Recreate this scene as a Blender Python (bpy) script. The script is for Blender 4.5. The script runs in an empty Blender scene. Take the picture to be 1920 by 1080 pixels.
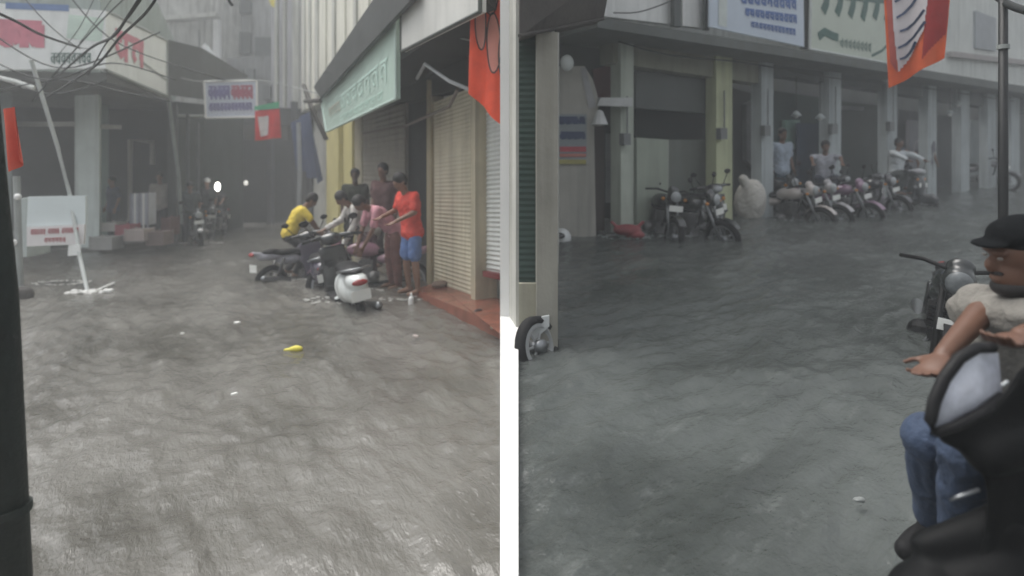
import bpy, math, random
import numpy as np
from mathutils import Vector, Matrix, noise
R = math.radians
rnd = random.Random(7)
sc = bpy.context.scene
COL = sc.collection
F = 1150.0; CH = 1.62; HOR = 300.0
# ---------------------------------------------------------------- places
def P(px, py, Y): return Vector(((px-960)/F*Y, Y, CH-(py-HOR)/F*Y))
def zl(Y): return -0.0348*Y                 # water level, lane falling away
def zr(Y): return 0.10+0.0365*Y             # water level, lane rising away
def GL(px, row):
    Y = CH*F/(row-340); return Vector(((px-960)/F*Y, Y, zl(Y)))
def GR(px, row):
    Y = (CH-.1)*F/(row-258); return Vector(((px-960)/F*Y, Y, zr(Y)))
class Face:
    """a vertical wall face X = a + b*Y; off = metres behind it"""
    def __init__(s, a, b, ground):
        s.a, s.b, s.g = a, b, ground
        s.k = math.sqrt(1+b*b)
        sg = 1 if a > 0 else -1
        s.n = Vector((sg/s.k, -sg*b/s.k, 0))
        s.sg = sg
    def Y(s, px, off=0):
        return (s.a+s.sg*off*s.k)/((px-960)/F-s.b)
    def pt(s, px, py, off=0):
        Y = s.Y(px, off); p = P(px, py if py is not None else 0, Y)
        if py is None: p.z = s.g(Y)-0.35
        return p
    def box(s, px0, px1, t0, t1, b0, b1, off=0, th=.1):
        f = [s.pt(px0, t0, off), s.pt(px1, t1, off), s.pt(px1, b1, off), s.pt(px0, b0, off)]
        return hexa(f, s.n*th)
# ---------------------------------------------------------------- mesh
class G:
    def __init__(s): s.v = []; s.f = []
    def add(s, v, f):
        n = len(s.v); s.v += [tuple(p) for p in v]; s.f += [tuple(i+n for i in q) for q in f]; return s
    def __iadd__(s, o): s.add(o.v, o.f); return s
    def xf(s, m): s.v = [tuple(m @ Vector(p)) for p in s.v]; return s
def hexa(f4, vec):
    b4 = [p+vec for p in f4]
    return G().add(list(f4)+b4, [(3,2,1,0),(4,5,6,7),(0,1,5,4),(1,2,6,5),(2,3,7,6),(3,0,4,7)])
def box(x0,x1,y0,y1,z0,z1):
    return hexa([Vector((x0,y0,z1)),Vector((x1,y0,z1)),Vector((x1,y0,z0)),Vector((x0,y0,z0))], Vector((0,y1-y0,0)))
def prism(poly, z0, z1):
    n = len(poly)
    zf = (lambda p: z0(p[1])) if callable(z0) else (lambda p: z0)
    zt = (lambda p: z1(p[1])) if callable(z1) else (lambda p: z1)
    v = [(p[0],p[1],zf(p)) for p in poly]+[(p[0],p[1],zt(p)) for p in poly]
    return G().add(v, [tuple(range(n))[::-1], tuple(range(n,2*n))]+[(i,(i+1)%n,n+(i+1)%n,n+i) for i in range(n)])
def tube(pts, r, n=8):
    g = G(); pts = [Vector(p) for p in pts]; m = len(pts)
    rs = r if isinstance(r,(list,tuple)) else [r]*m
    v = []
    for i,p in enumerate(pts):
        d = (pts[min(i+1,m-1)]-pts[max(i-1,0)]).normalized()
        a = d.cross(Vector((0,0,1)))
        if a.length < .1: a = d.cross(Vector((0,1,0)))
        a.normalize(); b = d.cross(a)
        v += [p+rs[i]*(a*math.cos(2*math.pi*k/n)+b*math.sin(2*math.pi*k/n)) for k in range(n)]
    f = [(i*n+k, i*n+(k+1)%n, (i+1)*n+(k+1)%n, (i+1)*n+k) for i in range(m-1) for k in range(n)]
    f += [tuple(range(n))[::-1], tuple(range((m-1)*n, m*n))]
    return g.add(v, f)
def ell(c, r, rot=None, n=16, m=10):
    v = []; f = []; c = Vector(c)
    r = (r,r,r) if not isinstance(r,(list,tuple)) else r
    for i in range(1,m):
        t = math.pi*i/m
        for k in range(n):
            a = 2*math.pi*k/n
            q = Vector((r[0]*math.sin(t)*math.cos(a), r[1]*math.sin(t)*math.sin(a), r[2]*math.cos(t)))
            if rot: q = rot @ q
            v.append(c+q)
    top = Vector((0,0,r[2])); bot = Vector((0,0,-r[2]))
    if rot: top = rot@top; bot = rot@bot
    v += [c+top, c+bot]; T = len(v)-2
    for i in range(m-2):
        for k in range(n): f.append((i*n+k,(i+1)*n+k,(i+1)*n+(k+1)%n,i*n+(k+1)%n))
    for k in range(n):
        f.append((T,k,(k+1)%n)); f.append((T+1,(m-2)*n+(k+1)%n,(m-2)*n+k))
    return G().add(v,f)
def cap(p0, p1, r0, r1=None, n=12):
    r1 = r0 if r1 is None else r1
    p0 = Vector(p0); p1 = Vector(p1); d = p1-p0
    if d.length < 1e-5: d = Vector((0,0,1e-4))
    u = d.normalized(); pts = []; rs = []
    for t in (90,65,40,20): pts.append(p0-u*r0*math.sin(R(t))); rs.append(max(r0*math.cos(R(t)),.0006))
    for t in (0,.5,1): pts.append(p0+d*t); rs.append(r0+(r1-r0)*t)
    for t in (20,40,65,90): pts.append(p1+u*r1*math.sin(R(t))); rs.append(max(r1*math.cos(R(t)),.0006))
    v = []; a = u.cross(Vector((0,0,1)))
    if a.length < .1: a = u.cross(Vector((0,1,0)))
    a.normalize(); b = u.cross(a)
    for p,r in zip(pts,rs): v += [p+r*(a*math.cos(2*math.pi*k/n)+b*math.sin(2*math.pi*k/n)) for k in range(n)]
    m = len(pts)
    f = [(i*n+k, i*n+(k+1)%n, (i+1)*n+(k+1)%n, (i+1)*n+k) for i in range(m-1) for k in range(n)]
    f += [tuple(range(n))[::-1], tuple(range((m-1)*n, m*n))]
    return G().add(v,f)
def lathe(prof, n=24):
    """prof (y, r) revolved about the local y axis (a wheel standing along x)"""
    v = [(r*math.cos(2*math.pi*k/n), y, r*math.sin(2*math.pi*k/n)) for (y,r) in prof for k in range(n)]
    m = len(prof)
    f = [(i*n+k,(i+1)*n+k,(i+1)*n+(k+1)%n,i*n+(k+1)%n) for i in range(m-1) for k in range(n)]
    return G().add(v,f)
def mesh_of(g, smooth=False):
    me = bpy.data.meshes.new('mesh'); me.from_pydata(g.v, [], g.f); me.validate(); me.update()
    if smooth:
        for p in me.polygons: p.use_smooth = True
    return me
def mk(name, g, mat, parent=None, smooth=False, local=False, voxel=None, sm=4, crease=0, **tags):
    """one mesh object; world-space input unless local"""
    off = Vector((0,0,0))
    if not local:
        if parent is not None: off = parent.location
        else:
            a = np.array(g.v); off = Vector(((a[:,0].min()+a[:,0].max())/2, (a[:,1].min()+a[:,1].max())/2, a[:,2].min()))
        g.v = [(p[0]-off.x,p[1]-off.y,p[2]-off.z) for p in g.v]
    me = mesh_of(g, smooth)
    o = bpy.data.objects.new(name, me); COL.objects.link(o)
    if voxel:
        md = o.modifiers.new('r','REMESH'); md.mode = 'VOXEL'; md.voxel_size = voxel; md.use_smooth_shade = True
        if sm:
            s = o.modifiers.new('s','SMOOTH'); s.iterations = sm; s.factor = .5
        dg = bpy.context.evaluated_depsgraph_get()
        nm = bpy.data.meshes.new_from_object(o.evaluated_get(dg)); o.modifiers.clear(); o.data = nm
        for p in nm.polygons: p.use_smooth = True
        if crease:
            nl_=[v_.normal.copy() for v_ in nm.vertices]
            for v_,n_ in zip(nm.vertices,nl_):
                c_=v_.co.copy(); q_=noise.noise(Vector((c_.x*9,c_.y*9,c_.z*5)))
                v_.co = c_+n_*crease*(1-2.6*abs(noise.noise(Vector((c_.x*7+q_*1.5,c_.y*7,c_.z*15+q_*2)))))
            nm.update()
    o.data.materials.clear(); o.data.materials.append(mat)
    if parent is not None: o.parent = parent
    if not (local and parent is None): 
        if parent is None: o.location = off
    for k,v in tags.items(): o[k] = v
    return o
def thing(name, loc, label, category, rz=0, **tags):
    o = bpy.data.objects.new(name, None); COL.objects.link(o); o.empty_display_size = .1
    o.location = loc; o.rotation_euler = (0,0,rz); o['label'] = label; o['category'] = category
    for k,v in tags.items(): o[k] = v
    return o
# ---------------------------------------------------------------- materials
MATS = {}
def M(name, col, rough=.7, var=.18, scale=2.5, bump=.15, metal=0, streak=0, spec=.5, emit=0, dirt=None, coat=0):
    if name in MATS: return MATS[name]
    m = bpy.data.materials.new(name); m.use_nodes = True; nt = m.node_tree; N = nt.nodes; L = nt.links
    b = N['Principled BSDF']; b.inputs['Roughness'].default_value = rough; b.inputs['Metallic'].default_value = metal
    b.inputs['Specular IOR Level'].default_value = spec
    if coat: b.inputs['Coat Weight'].default_value = coat; b.inputs['Coat Roughness'].default_value = .1
    tc = N.new('ShaderNodeTexCoord')
    nz = N.new('ShaderNodeTexNoise'); nz.inputs['Scale'].default_value = scale; nz.inputs['Detail'].default_value = 6; nz.inputs['Roughness'].default_value = .65
    L.new(tc.outputs['Object'], nz.inputs['Vector'])
    cr = N.new('ShaderNodeValToRGB'); e = cr.color_ramp.elements
    c = col
    e[0].position = .3; e[0].color = (c[0]*(1-var),c[1]*(1-var),c[2]*(1-var),1)
    e[1].position = .7; e[1].color = (min(1,c[0]*(1+var)),min(1,c[1]*(1+var)),min(1,c[2]*(1+var)),1)
    L.new(nz.outputs['Fac'], cr.inputs['Fac'])
    out = cr.outputs['Color']
    if streak:
        mp = N.new('ShaderNodeMapping'); mp.inputs['Scale'].default_value = (7,7,.55); L.new(tc.outputs['Object'], mp.inputs['Vector'])
        n2 = N.new('ShaderNodeTexNoise'); n2.inputs['Scale'].default_value = 1; n2.inputs['Detail'].default_value = 5; L.new(mp.outputs[0], n2.inputs['Vector'])
        r2 = N.new('ShaderNodeMapRange'); r2.inputs[1].default_value = .45; r2.inputs[2].default_value = .72; r2.inputs[3].default_value = 0; r2.inputs[4].default_value = streak
        L.new(n2.outputs['Fac'], r2.inputs[0])
        mx = N.new('ShaderNodeMix'); mx.data_type = 'RGBA'; L.new(r2.outputs[0], mx.inputs[0]); L.new(out, mx.inputs[6])
        d = dirt or (.09,.085,.07); mx.inputs[7].default_value = (*d,1); out = mx.outputs[2]
    L.new(out, b.inputs['Base Color'])
    if bump:
        bp = N.new('ShaderNodeBump'); bp.inputs['Strength'].default_value = bump; bp.inputs['Distance'].default_value = .03
        n3 = N.new('ShaderNodeTexNoise'); n3.inputs['Scale'].default_value = scale*9; n3.inputs['Detail'].default_value = 4; L.new(tc.outputs['Object'], n3.inputs['Vector'])
        L.new(n3.outputs['Fac'], bp.inputs['Height']); L.new(bp.outputs[0], b.inputs['Normal'])
    if emit:
        b.inputs['Emission Color'].default_value = (*col[:3],1) if max(col)>.5 else (1,1,1,1); b.inputs['Emission Strength'].default_value = emit
    MATS[name] = m; return m
def water_mat(name, c1, c2, foam, ang, rough, ff=.3):
    m = bpy.data.materials.new(name); m.use_nodes = True; nt = m.node_tree; N = nt.nodes; L = nt.links
    b = N['Principled BSDF']; b.inputs['Roughness'].default_value = rough; b.inputs['IOR'].default_value = 1.45
    tc = N.new('ShaderNodeTexCoord')
    def nz(sx, sy, det=5, rough=.6, dist=0.):
        vr = N.new('ShaderNodeVectorRotate'); vr.rotation_type = 'Z_AXIS'; vr.inputs['Angle'].default_value = -ang
        L.new(tc.outputs['Object'], vr.inputs['Vector'])
        mp = N.new('ShaderNodeMapping'); mp.inputs['Scale'].default_value = (sx,sy,1); L.new(vr.outputs[0], mp.inputs['Vector'])
        n = N.new('ShaderNodeTexNoise'); n.inputs['Scale'].default_value = 1; n.inputs['Detail'].default_value = det; n.inputs['Roughness'].default_value = rough; n.inputs['Distortion'].default_value = dist
        L.new(mp.outputs[0], n.inputs['Vector']); return n.outputs['Fac']
    big = nz(.5,1.1,6,.62,.3); mid = nz(2.2,5.5,6,.62,.15); fine = nz(9,17,3,.55,0)
    cr = N.new('ShaderNodeValToRGB'); e = cr.color_ramp.elements; e[0].position=.34; e[0].color=(*c1,1); e[1].position=.58; e[1].color=(*c2,1)
    L.new(big, cr.inputs['Fac'])
    ad = N.new('ShaderNodeMath'); ad.operation='MULTIPLY'; L.new(mid, ad.inputs[0]); L.new(nz(4.5,10,6,.7,.2), ad.inputs[1])
    mr = N.new('ShaderNodeMapRange'); mr.inputs[1].default_value=.30; mr.inputs[2].default_value=.46; mr.inputs[4].default_value=ff
    L.new(ad.outputs[0], mr.inputs[0])
    mx = N.new('ShaderNodeMix'); mx.data_type='RGBA'; L.new(mr.outputs[0], mx.inputs[0]); L.new(cr.outputs[0], mx.inputs[6]); mx.inputs[7].default_value=(*foam,1)
    L.new(mx.outputs[2], b.inputs['Base Color'])
    b1 = N.new('ShaderNodeBump'); b1.inputs['Strength'].default_value=.7; b1.inputs['Distance'].default_value=.06; L.new(mid, b1.inputs['Height'])
    b2 = N.new('ShaderNodeBump'); b2.inputs['Strength'].default_value=.28; b2.inputs['Distance'].default_value=.018; L.new(fine, b2.inputs['Height']); L.new(b1.outputs[0], b2.inputs['Normal'])
    b3 = N.new('ShaderNodeBump'); b3.inputs['Strength'].default_value=.35; b3.inputs['Distance'].default_value=.02; L.new(nz(24,24,2,.5,0), b3.inputs['Height']); L.new(b2.outputs[0], b3.inputs['Normal'])
    L.new(b3.outputs[0], b.inputs['Normal'])
    return m
concrete = M('concrete',(.50,.50,.47),.85,.2,1.5,.2,streak=.6)
palewall = M('pale plaster',(.50,.50,.46),.8,.12,1.2,.15,streak=.55,dirt=(.2,.2,.17))
panelwall = M('pale cladding',(.72,.71,.62),.6,.10,1.2,.1,streak=.35,dirt=(.25,.25,.2))
yellowwall = M('yellow plaster',(.60,.54,.25),.7,.12,1.3,.1,streak=.4,dirt=(.3,.27,.14))
creamshut = M('cream shutter paint',(.60,.56,.43),.5,.12,2,.05,streak=.45,dirt=(.22,.18,.11))
whiteshut = M('white shutter paint',(.60,.62,.60),.45,.08,2,.05,streak=.3,dirt=(.3,.3,.28))
greenshut = M('dark green shutter paint',(.010,.036,.026),.6,.25,2,.05)
greyshut = M('grey beige shutter paint',(.27,.25,.21),.6,.15,2,.05,streak=.4)
darkop = M('painted interior shade',(.025,.028,.027),.8,.4,1.5,.1)  # near black puts interior shade into the doorway and back wall colour
darkwood = M('dark timber',(.05,.045,.04),.7,.3,3,.2)
darkgrey = M('dark grey sheet',(.055,.06,.058),.6,.2,2,.1,streak=.3,dirt=(.02,.02,.02))
soffitm = M('dark soffit',(.02,.023,.02),.85,.4,2,.2)  # near black tone of the canopy underside and the band below it
brownm = M('brown grey awning',(.075,.068,.062),.8,.25,2,.2)
white = M('white paint',(.80,.80,.79),.5,.03,3,.05)
redtile = M('wet red tile',(.25,.095,.065),.25,.25,3,.1,streak=.3,dirt=(.12,.05,.03))
mint = M('mint sign sheet',(.44,.57,.50),.4,.12,1.2,.0)
mintlet = M('mint lettering',(.66,.86,.78),.4,.05,3,0)
signw = M('white flex banner',(.82,.84,.83),.45,.08,1.5,0,streak=.2,dirt=(.4,.42,.4))
pinkl = M('faded pink lettering',(.62,.20,.26),.5,.15,6,0)
bluel = M('blue lettering',(.06,.13,.36),.5,.2,6,0)
redl = M('red lettering',(.42,.06,.08),.5,.15,6,0)
navyl = M('navy lettering',(.03,.05,.12),.5,.2,6,0)
greenl = M('dark green print',(.03,.10,.08),.5,.2,4,0)
flagm = M('saffron flag cloth',(.72,.075,.025),.8,.15,5,.1)
flago = M('orange flag cloth',(.66,.11,.03),.8,.12,5,.1)
flagp = M('pale flag print',(.62,.58,.60),.8,.08,5,.1)
flagpk = M('pinkish flag print',(.62,.25,.20),.8,.1,5,.1)
blackm = M('black print',(.012,.012,.014),.6,.2,5,0)
polem = M('dark green pole paint',(.010,.016,.013),.6,.5,6,.2,streak=.6,dirt=(.03,.035,.03),spec=.3)
greypole = M('grey pole paint',(.28,.30,.29),.5,.15,4,.1)
cablem = M('black cable sheath',(.012,.014,.014),.5,.1,5,0)
tarpm = M('blue tarpaulin',(.09,.12,.24),.6,.25,1,.3)
rubber = M('black rubber',(.008,.008,.009),.7,.2,8,.1,spec=.25)
chrome = M('dull chrome',(.26,.27,.28),.35,.1,4,0,metal=.9)
glassl = M('headlamp lens',(.30,.32,.33),.2,.1,8,0,spec=.8)
blackp = M('black bike paint',(.010,.011,.013),.22,.2,3,0,coat=.5)
seatm = M('black vinyl',(.008,.008,.009),.55,.2,8,.1,spec=.25)
platew = M('white number plate',(.72,.73,.70),.4,.05,8,0)
litlamp = M('lit headlamp',(1,.97,.9),.3,0,3,0,emit=7)
# ---------------------------------------------------------------- camera, sky, sun
cam = bpy.data.cameras.new('camera'); co = bpy.data.objects.new('camera', cam); COL.objects.link(co); sc.camera = co
co.location = (0,0,CH); co.rotation_euler = (R(90),0,0)
cam.sensor_width = 36; cam.lens = F/1920*36; cam.shift_y = -(540-HOR)/1920
cam.clip_end = 500; cam.clip_start = .02
cam.dof.use_dof = True; cam.dof.focus_distance = 3.2; cam.dof.aperture_fstop = 1.35
w = bpy.data.worlds.new('World'); sc.world = w; w.use_nodes = True
nt = w.node_tree; bg = nt.nodes['Background']
sky = nt.nodes.new('ShaderNodeTexSky'); sky.sky_type = 'NISHITA'; sky.sun_disc = False
SE, SR = R(68), R(-70)
sky.sun_elevation = SE; sky.sun_rotation = SR; sky.dust_density = 6; sky.air_density = 1.5
hs = nt.nodes.new('ShaderNodeHueSaturation'); hs.inputs['Saturation'].default_value = .22
nt.links.new(sky.outputs[0], hs.inputs['Color']); nt.links.new(hs.outputs[0], bg.inputs['Color'])
bg.inputs['Strength'].default_value = .13
sun = bpy.data.lights.new('sun','SUN'); sun.energy = .9; sun.angle = R(45); sun.color = (1,.97,.92)
so = bpy.data.objects.new('sun', sun); COL.objects.link(so)
sd = Vector((math.sin(SR)*math.cos(SE), math.cos(SR)*math.cos(SE), math.sin(SE)))
so.rotation_euler = sd.to_track_quat('Z','Y').to_euler(); so.location = (0,-5,20)
sc.view_settings.view_transform = 'Standard'; sc.view_settings.look = 'None'; sc.view_settings.gamma = 1
sc.view_settings.exposure = .72
# ---------------------------------------------------------------- ground and water
mk('road', prism([(-70,-40),(70,-40),(70,90),(-70,90)], -3.2, -3.0), M('wet asphalt',(.05,.05,.05),.5,.2,3,.2), kind='structure')
def water(name, u0, u1, zf, ang, mat, amp, seed):
    ys = [-8,-6,-4,-2,-1,0,.8,1.3,1.7]; y = 2.0
    while y < 34: ys.append(y); y *= 1.0085
    nu = 330; us = [u0+(u1-u0)*i/nu for i in range(nu+1)]
    ca, sa = math.cos(ang), math.sin(ang)
    v = []
    for y in ys:
        W = max(y, 5.2)
        for u in us:
            x = u*W; a = x*ca+y*sa; c = -x*sa+y*ca
            q = noise.noise(Vector((a*.9+seed, c*.5, 1.3)))*.5
            h = noise.noise(Vector((a*.35+q, c*.9+q, seed)))*.9
            w0 = noise.noise(Vector((a*.8, c*1.3, seed+6))); w1 = noise.noise(Vector((a*1.1+q*2, c*2.2+q, seed+4)))
            h += w1*.35
            g1 = max(0, .35+noise.noise(Vector((a*.5+3, c*.8, seed+21))))
            h += math.sin(c*13+w0*9+w1*3)*.16*g1
            h += math.sin(c*21+a*7+w1*8)*.09*(1-g1) + math.sin(a*16-c*9+w0*12)*.05
            h += noise.noise(Vector((a*4+w1, c*9, seed+2)))*.24
            h += noise.noise(Vector((a*11, c*18, seed+12)))*.12
            v.append((x, y, zf(y)+amp*h))
    n = nu+1
    f = [(j*n+i, j*n+i+1, (j+1)*n+i+1, (j+1)*n+i) for j in range(len(ys)-1) for i in range(nu)]
    g = G(); g.v = v; g.f = f
    o = mk(name, g, mat, smooth=True, kind='structure')
    return o
wl = water_mat('muddy brown flood water',(.085,.081,.070),(.172,.167,.152),(.38,.375,.355),R(-60),.11,.30)
wr = water_mat('grey green flood water',(.042,.048,.045),(.096,.106,.102),(.21,.225,.218),R(46),.11,.40)
water('flood_water', -1.75, -.0045, zl, R(-60), wl, .075, 3.1)
water('flood_water', -.0035, 1.75, zr, R(46), wr, .070, 8.4)
# added white strip dividing the two views, shaped as low wall and column
kp = [(-.0306,1.6),(.0167,1.6),(.0520,5.045),(-.0966,5.045)]
mk('divider_strip', prism(kp, lambda y: -.5, lambda y: zr(y)+.05), white, kind='structure')
# ---------------------------------------------------------------- corner block between the lanes
FL = Face(3.315, -.485, zl); FS = Face(2.33, -.485, zl); FC = Face(2.20, -.485, zl)
blk = thing('shop_building', Vector((.2,5.2,0)), 'corner shop block with cream and white roller shutters and an added white dividing column', 'building')
def LX(Y, off=0): return 3.315+off*FL.k-.485*Y
body = [(-.06,5.25),(.03,4.76),(.33,4.76),(.66,8.6),(1.6,24.0),(LX(23.4,.4),23.4),(LX(7.1,.4),7.1),(-.06,6.9)]
mk('wall', prism(body, -1.2, 3.45), palewall, blk)
up = [(.05,5.9),(.34,5.0),(.66,8.6),(1.6,24),(LX(23.4),23.4),(LX(7.4),7.4)]
mk('upper_wall', prism(up, 3.45, 10), panelwall, blk)
mk('column', prism([(-.098,5.05),(.052,5.05),(.052,5.24),(-.098,5.24)], -.6, 4.2), white, blk)  # upper part of the added dividing strip
# cladding ribs of the upper storey
for px,wd in ((566,5),(577,4),(590,5),(604,6),(622,5),(640,6),(662,5),(684,6),(712,6),(742,6)):
    g = FL.box(px, px+wd, -900, -900, 240, 240, -.05, .045)
    g.v = [(p[0],p[1],min(max(p[2],3.46),9.9)) for p in g.v]
    mk('cladding_rib', g, palewall if px%4 else panelwall, blk)
# ground floor facade, far to near
mk('wall', FL.box(612,634,215,215,None,None,-.12,.30), yellowwall, blk)
mk('wall', FL.box(634.2,660,215,210,None,None,0,.25), yellowwall, blk)
mk('wall', FL.box(660.2,678,210,205,None,None,.06,.2), M('dun plaster',(.32,.29,.21),.8,.15,2,.1,streak=.5), blk)
mk('pier', FL.box(800,808,150,150,None,None,-.02,.2), M('tan pier',(.36,.31,.2),.7,.2,2,.1,streak=.4), blk)
mk('doorway', FL.box(760,800,150,150,None,None,.22,.12), darkop, blk)  # solid slab, the doorway's inner shade is its colour
mk('pier', FL.box(883,891,120,120,None,None,-.06,.3), M('tan pier'if 0 else 'cream pier',(.50,.45,.33),.7,.15,2,.1,streak=.4), blk)
mk('pier', FL.box(891.2,905,120,120,None,None,.05,.2), M('dark green pier',(.05,.055,.04),.7,.3,2,.1), blk)
def shutter(face, px0, px1, t0, t1, b0, b1, off, mat, parent, n=46, d=.018, name='shutter'):
    A = face.pt(px0,t0,off); B = face.pt(px1,t1,off); C_ = face.pt(px1,b1,off); D = face.pt(px0,b0,off)
    v = []; f = []; k = 4
    for i in range(n*k+1):
        t = i/(n*k); a = A.lerp(D,t); b = B.lerp(C_,t)
        o = face.n*(-d*(.5+.5*math.cos(2*math.pi*i/k)))
        v += [a+o, b+o]
    for i in range(n*k): f.append((2*i,2*i+1,2*i+3,2*i+2))
    g = G().add(v,f); 
    g += hexa([A+face.n*.01,B+face.n*.01,C_+face.n*.01,D+face.n*.01], face.n*.05)
    return mk(name, g, mat, parent)
shutter(FL, 678, 760, 205, 175, None, None, .1, greyshut, blk, 34)
shutter(FL, 808, 883, 195, 165, 545, 575, .03, creamshut, blk, 50, .009)
shutter(FL, 905, 946, 165, 150, 508, 516, .10, whiteshut, blk, 40)
mk('shutter_rail', FL.box(808,883,545,575,552,583,-.01,.08), M('rail',(.3,.27,.2),.5), blk)
mk('shutter_rail', FL.box(905,946,508,516,518,527,.02,.1), M('dark red rail',(.16,.03,.03),.5), blk)
# lintel band between shutters and canopy
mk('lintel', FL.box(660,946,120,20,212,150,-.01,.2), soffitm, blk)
# canopy
c0,c1 = FC.Y(588),FC.Y(905)
def CX(Y,a=2.20): return a-.485*Y
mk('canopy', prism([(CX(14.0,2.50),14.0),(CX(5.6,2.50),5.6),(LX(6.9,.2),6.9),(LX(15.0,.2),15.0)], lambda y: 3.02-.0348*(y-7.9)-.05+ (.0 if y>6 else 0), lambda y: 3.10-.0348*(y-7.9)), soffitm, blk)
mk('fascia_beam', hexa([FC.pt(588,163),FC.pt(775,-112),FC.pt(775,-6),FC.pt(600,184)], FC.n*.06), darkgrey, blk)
mk('bracket', tube([FC.pt(570,160,.1),FC.pt(585,205,.2),FC.pt(612,262,.5)], .06), darkwood, blk)
mk('bracket', tube([FC.pt(572,190,.05),FC.pt(603,188,.1)], .05), darkwood, blk)
# upper balcony corner seen at far end of block
# ---- signs on this block
def Q(c, u, v):   # TL TR BR BL
    return c[0].lerp(c[1],u).lerp(c[3].lerp(c[2],u), v)
def ribbon(c, pts, wd, lift):
    """flat stroke through uv points lying on the quad"""
    g = G(); ux = (c[1]-c[0]); vy = (c[3]-c[0]); nn = ux.cross(vy).normalized()
    if nn.dot(c[0]-co.location) > 0: nn = -nn
    pp = [Q(c,u,v)+nn*lift for u,v in pts]
    n = len(pp); v = []
    for i in range(n):
        d = (pp[min(i+1,n-1)]-pp[max(i-1,0)]).normalized(); s = d.cross(nn)*wd/2
        v += [pp[i]+s, pp[i]-s]
    b = [p+nn*.003 for p in v]
    f = [(2*i,2*i+1,2*i+3,2*i+2) for i in range(n-1)]
    m = len(v)
    return g.add(v+b, f+[tuple(j+m for j in q) for q in f])
def glyphs(c, u0, u1, v0, v1, n, wd, seed, lift=.006, head=True):
    r = random.Random(seed); g = G(); du = (u1-u0)/n
    if head: 
        k = 0
        while k < n:
            l = min(n-k, r.randint(2,5)); g += ribbon(c, [(u0+k*du,v0),(u0+(k+l-.25)*du,v0)], wd, lift); k += l
    for i in range(n):
        a = u0+i*du; h = v1-v0
        if head or r.random()<.7: g += ribbon(c, [(a+.62*du,v0),(a+.62*du,v1)], wd, lift+.001)
        t = r.random()*2
        pts = []
        for j in range(7):
            th = t+j*.8; pts.append((a+.33*du+.26*du*math.cos(th), v0+.5*h+.33*h*math.sin(th)*(1 if r.random()>.2 else .6)))
        g += ribbon(c, pts, wd, lift+.002)
    return g
def board(name, c, th, mat, label, cat, letters=(), frame=None, **k):
    base = (c[3]+c[2])/2
    t = thing(name, base, label, cat, **k)
    nn = (c[1]-c[0]).cross(c[3]-c[0]).normalized()
    if nn.dot(c[0]-co.location) < 0: nn = -nn
    mk('panel', hexa(c, nn*th), mat, t)
    for nm,g,m in letters: mk(nm, g, m, t)
    if frame:
        g = G()
        for a,b in ((0,1),(1,2),(2,3),(3,0)): g += tube([c[a],c[b]], frame[0], 6)
        mk('frame', g, frame[1], t)
    return t
c = [FS.pt(601,182),FS.pt(742,32),FS.pt(742,185),FS.pt(612,247)]
board('shop_sign', c, .06, mint, 'long pale mint shop sign with faint lettering, below the dark roof edge', 'sign',
      [('lettering', glyphs(c,.35,.95,.42,.72,7,.035,3), mintlet), ('lettering', glyphs(c,.12,.34,.5,.72,4,.03,5), M('beige lettering',(.50,.50,.42),.5)), ('lettering', glyphs(c,.3,.9,.82,.93,8,.012,8), mintlet)], (.02,M('mint frame',(.5,.62,.57),.4)))
c = [FS.pt(752,-70),FS.pt(900,-170),FS.pt(900,22),FS.pt(752,97)]
board('shop_sign', c, .06, M('pale grey sign sheet',(.60,.60,.57),.45,.12,1,0,streak=.3,dirt=(.35,.36,.34)), 'whitish blank sign panel next to the orange hanging banner', 'sign',
      [], (.02,M('dark frame',(.06,.07,.06),.5)))
mk('service_pipe', tube([FS.pt(782,147,.35),FS.pt(797,120,.3),FS.pt(815,133,.3),FS.pt(842,152,.35),FS.pt(880,168,.5)], .022), M('grey plastic pipe',(.42,.44,.45),.5), label='bent light grey pipe under the dark canopy', category='pipe')
mk('shutter_rod', tube([FL.pt(682,250,-.3),FL.pt(760,236,-.3),FL.pt(842,200,-.3),FL.pt(858,168,-.35)], .022), M('brown rod',(.16,.14,.12),.6), label='long brown rod running above the shutters beneath the canopy', category='rod')
mk('wire', tube([FS.pt(840,52,.4),FS.pt(858,70,.4),FS.pt(882,76,.5)], .01), greypole, label='thin grey wire looping under the whitish sign panel', category='wire')
# orange hanging banner
def cloth(name, c, mat, amp, waves, parent=None, nu=24, nv=24, fold=.0, **k):
    ux=(c[1]-c[0]); vy=(c[3]-c[0]); nn=ux.cross(vy).normalized(); v=[]; f=[]
    if nn.y>0: nn=-nn
    for sgn in (0,1):
        for j in range(nv+1):
            for i in range(nu+1):
                u=i/nu; t=j/nv
                v.append(Q(c,u,t)+nn*(amp*math.sin(u*waves*6.28+t*1.7)*(.3+t)-sgn*.004))
    n=nu+1; m=n*(nv+1)
    for j in range(nv):
        for i in range(nu):
            q=(j*n+i,j*n+i+1,(j+1)*n+i+1,(j+1)*n+i); f.append(q); f.append(tuple(x+m for x in q[::-1]))
    return mk(name, G().add(v,f), mat, parent, smooth=True, **k)
def clothq(c, amp, waves, u, t):
    ux=(c[1]-c[0]); vy=(c[3]-c[0]); nn=ux.cross(vy).normalized()
    if nn.y>0: nn=-nn
    return Q(c,u,t)+nn*(amp*math.sin(u*waves*6.28+t*1.7)*(.3+t)), nn
def inside(poly,u,t):
    r=False; n=len(poly)
    for i in range(n):
        (x0,y0),(x1,y1)=poly[i],poly[i-1]
        if (y0>t)!=(y1>t) and u<(x1-x0)*(t-y0)/(y1-y0)+x0: r=not r
    return r
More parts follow.
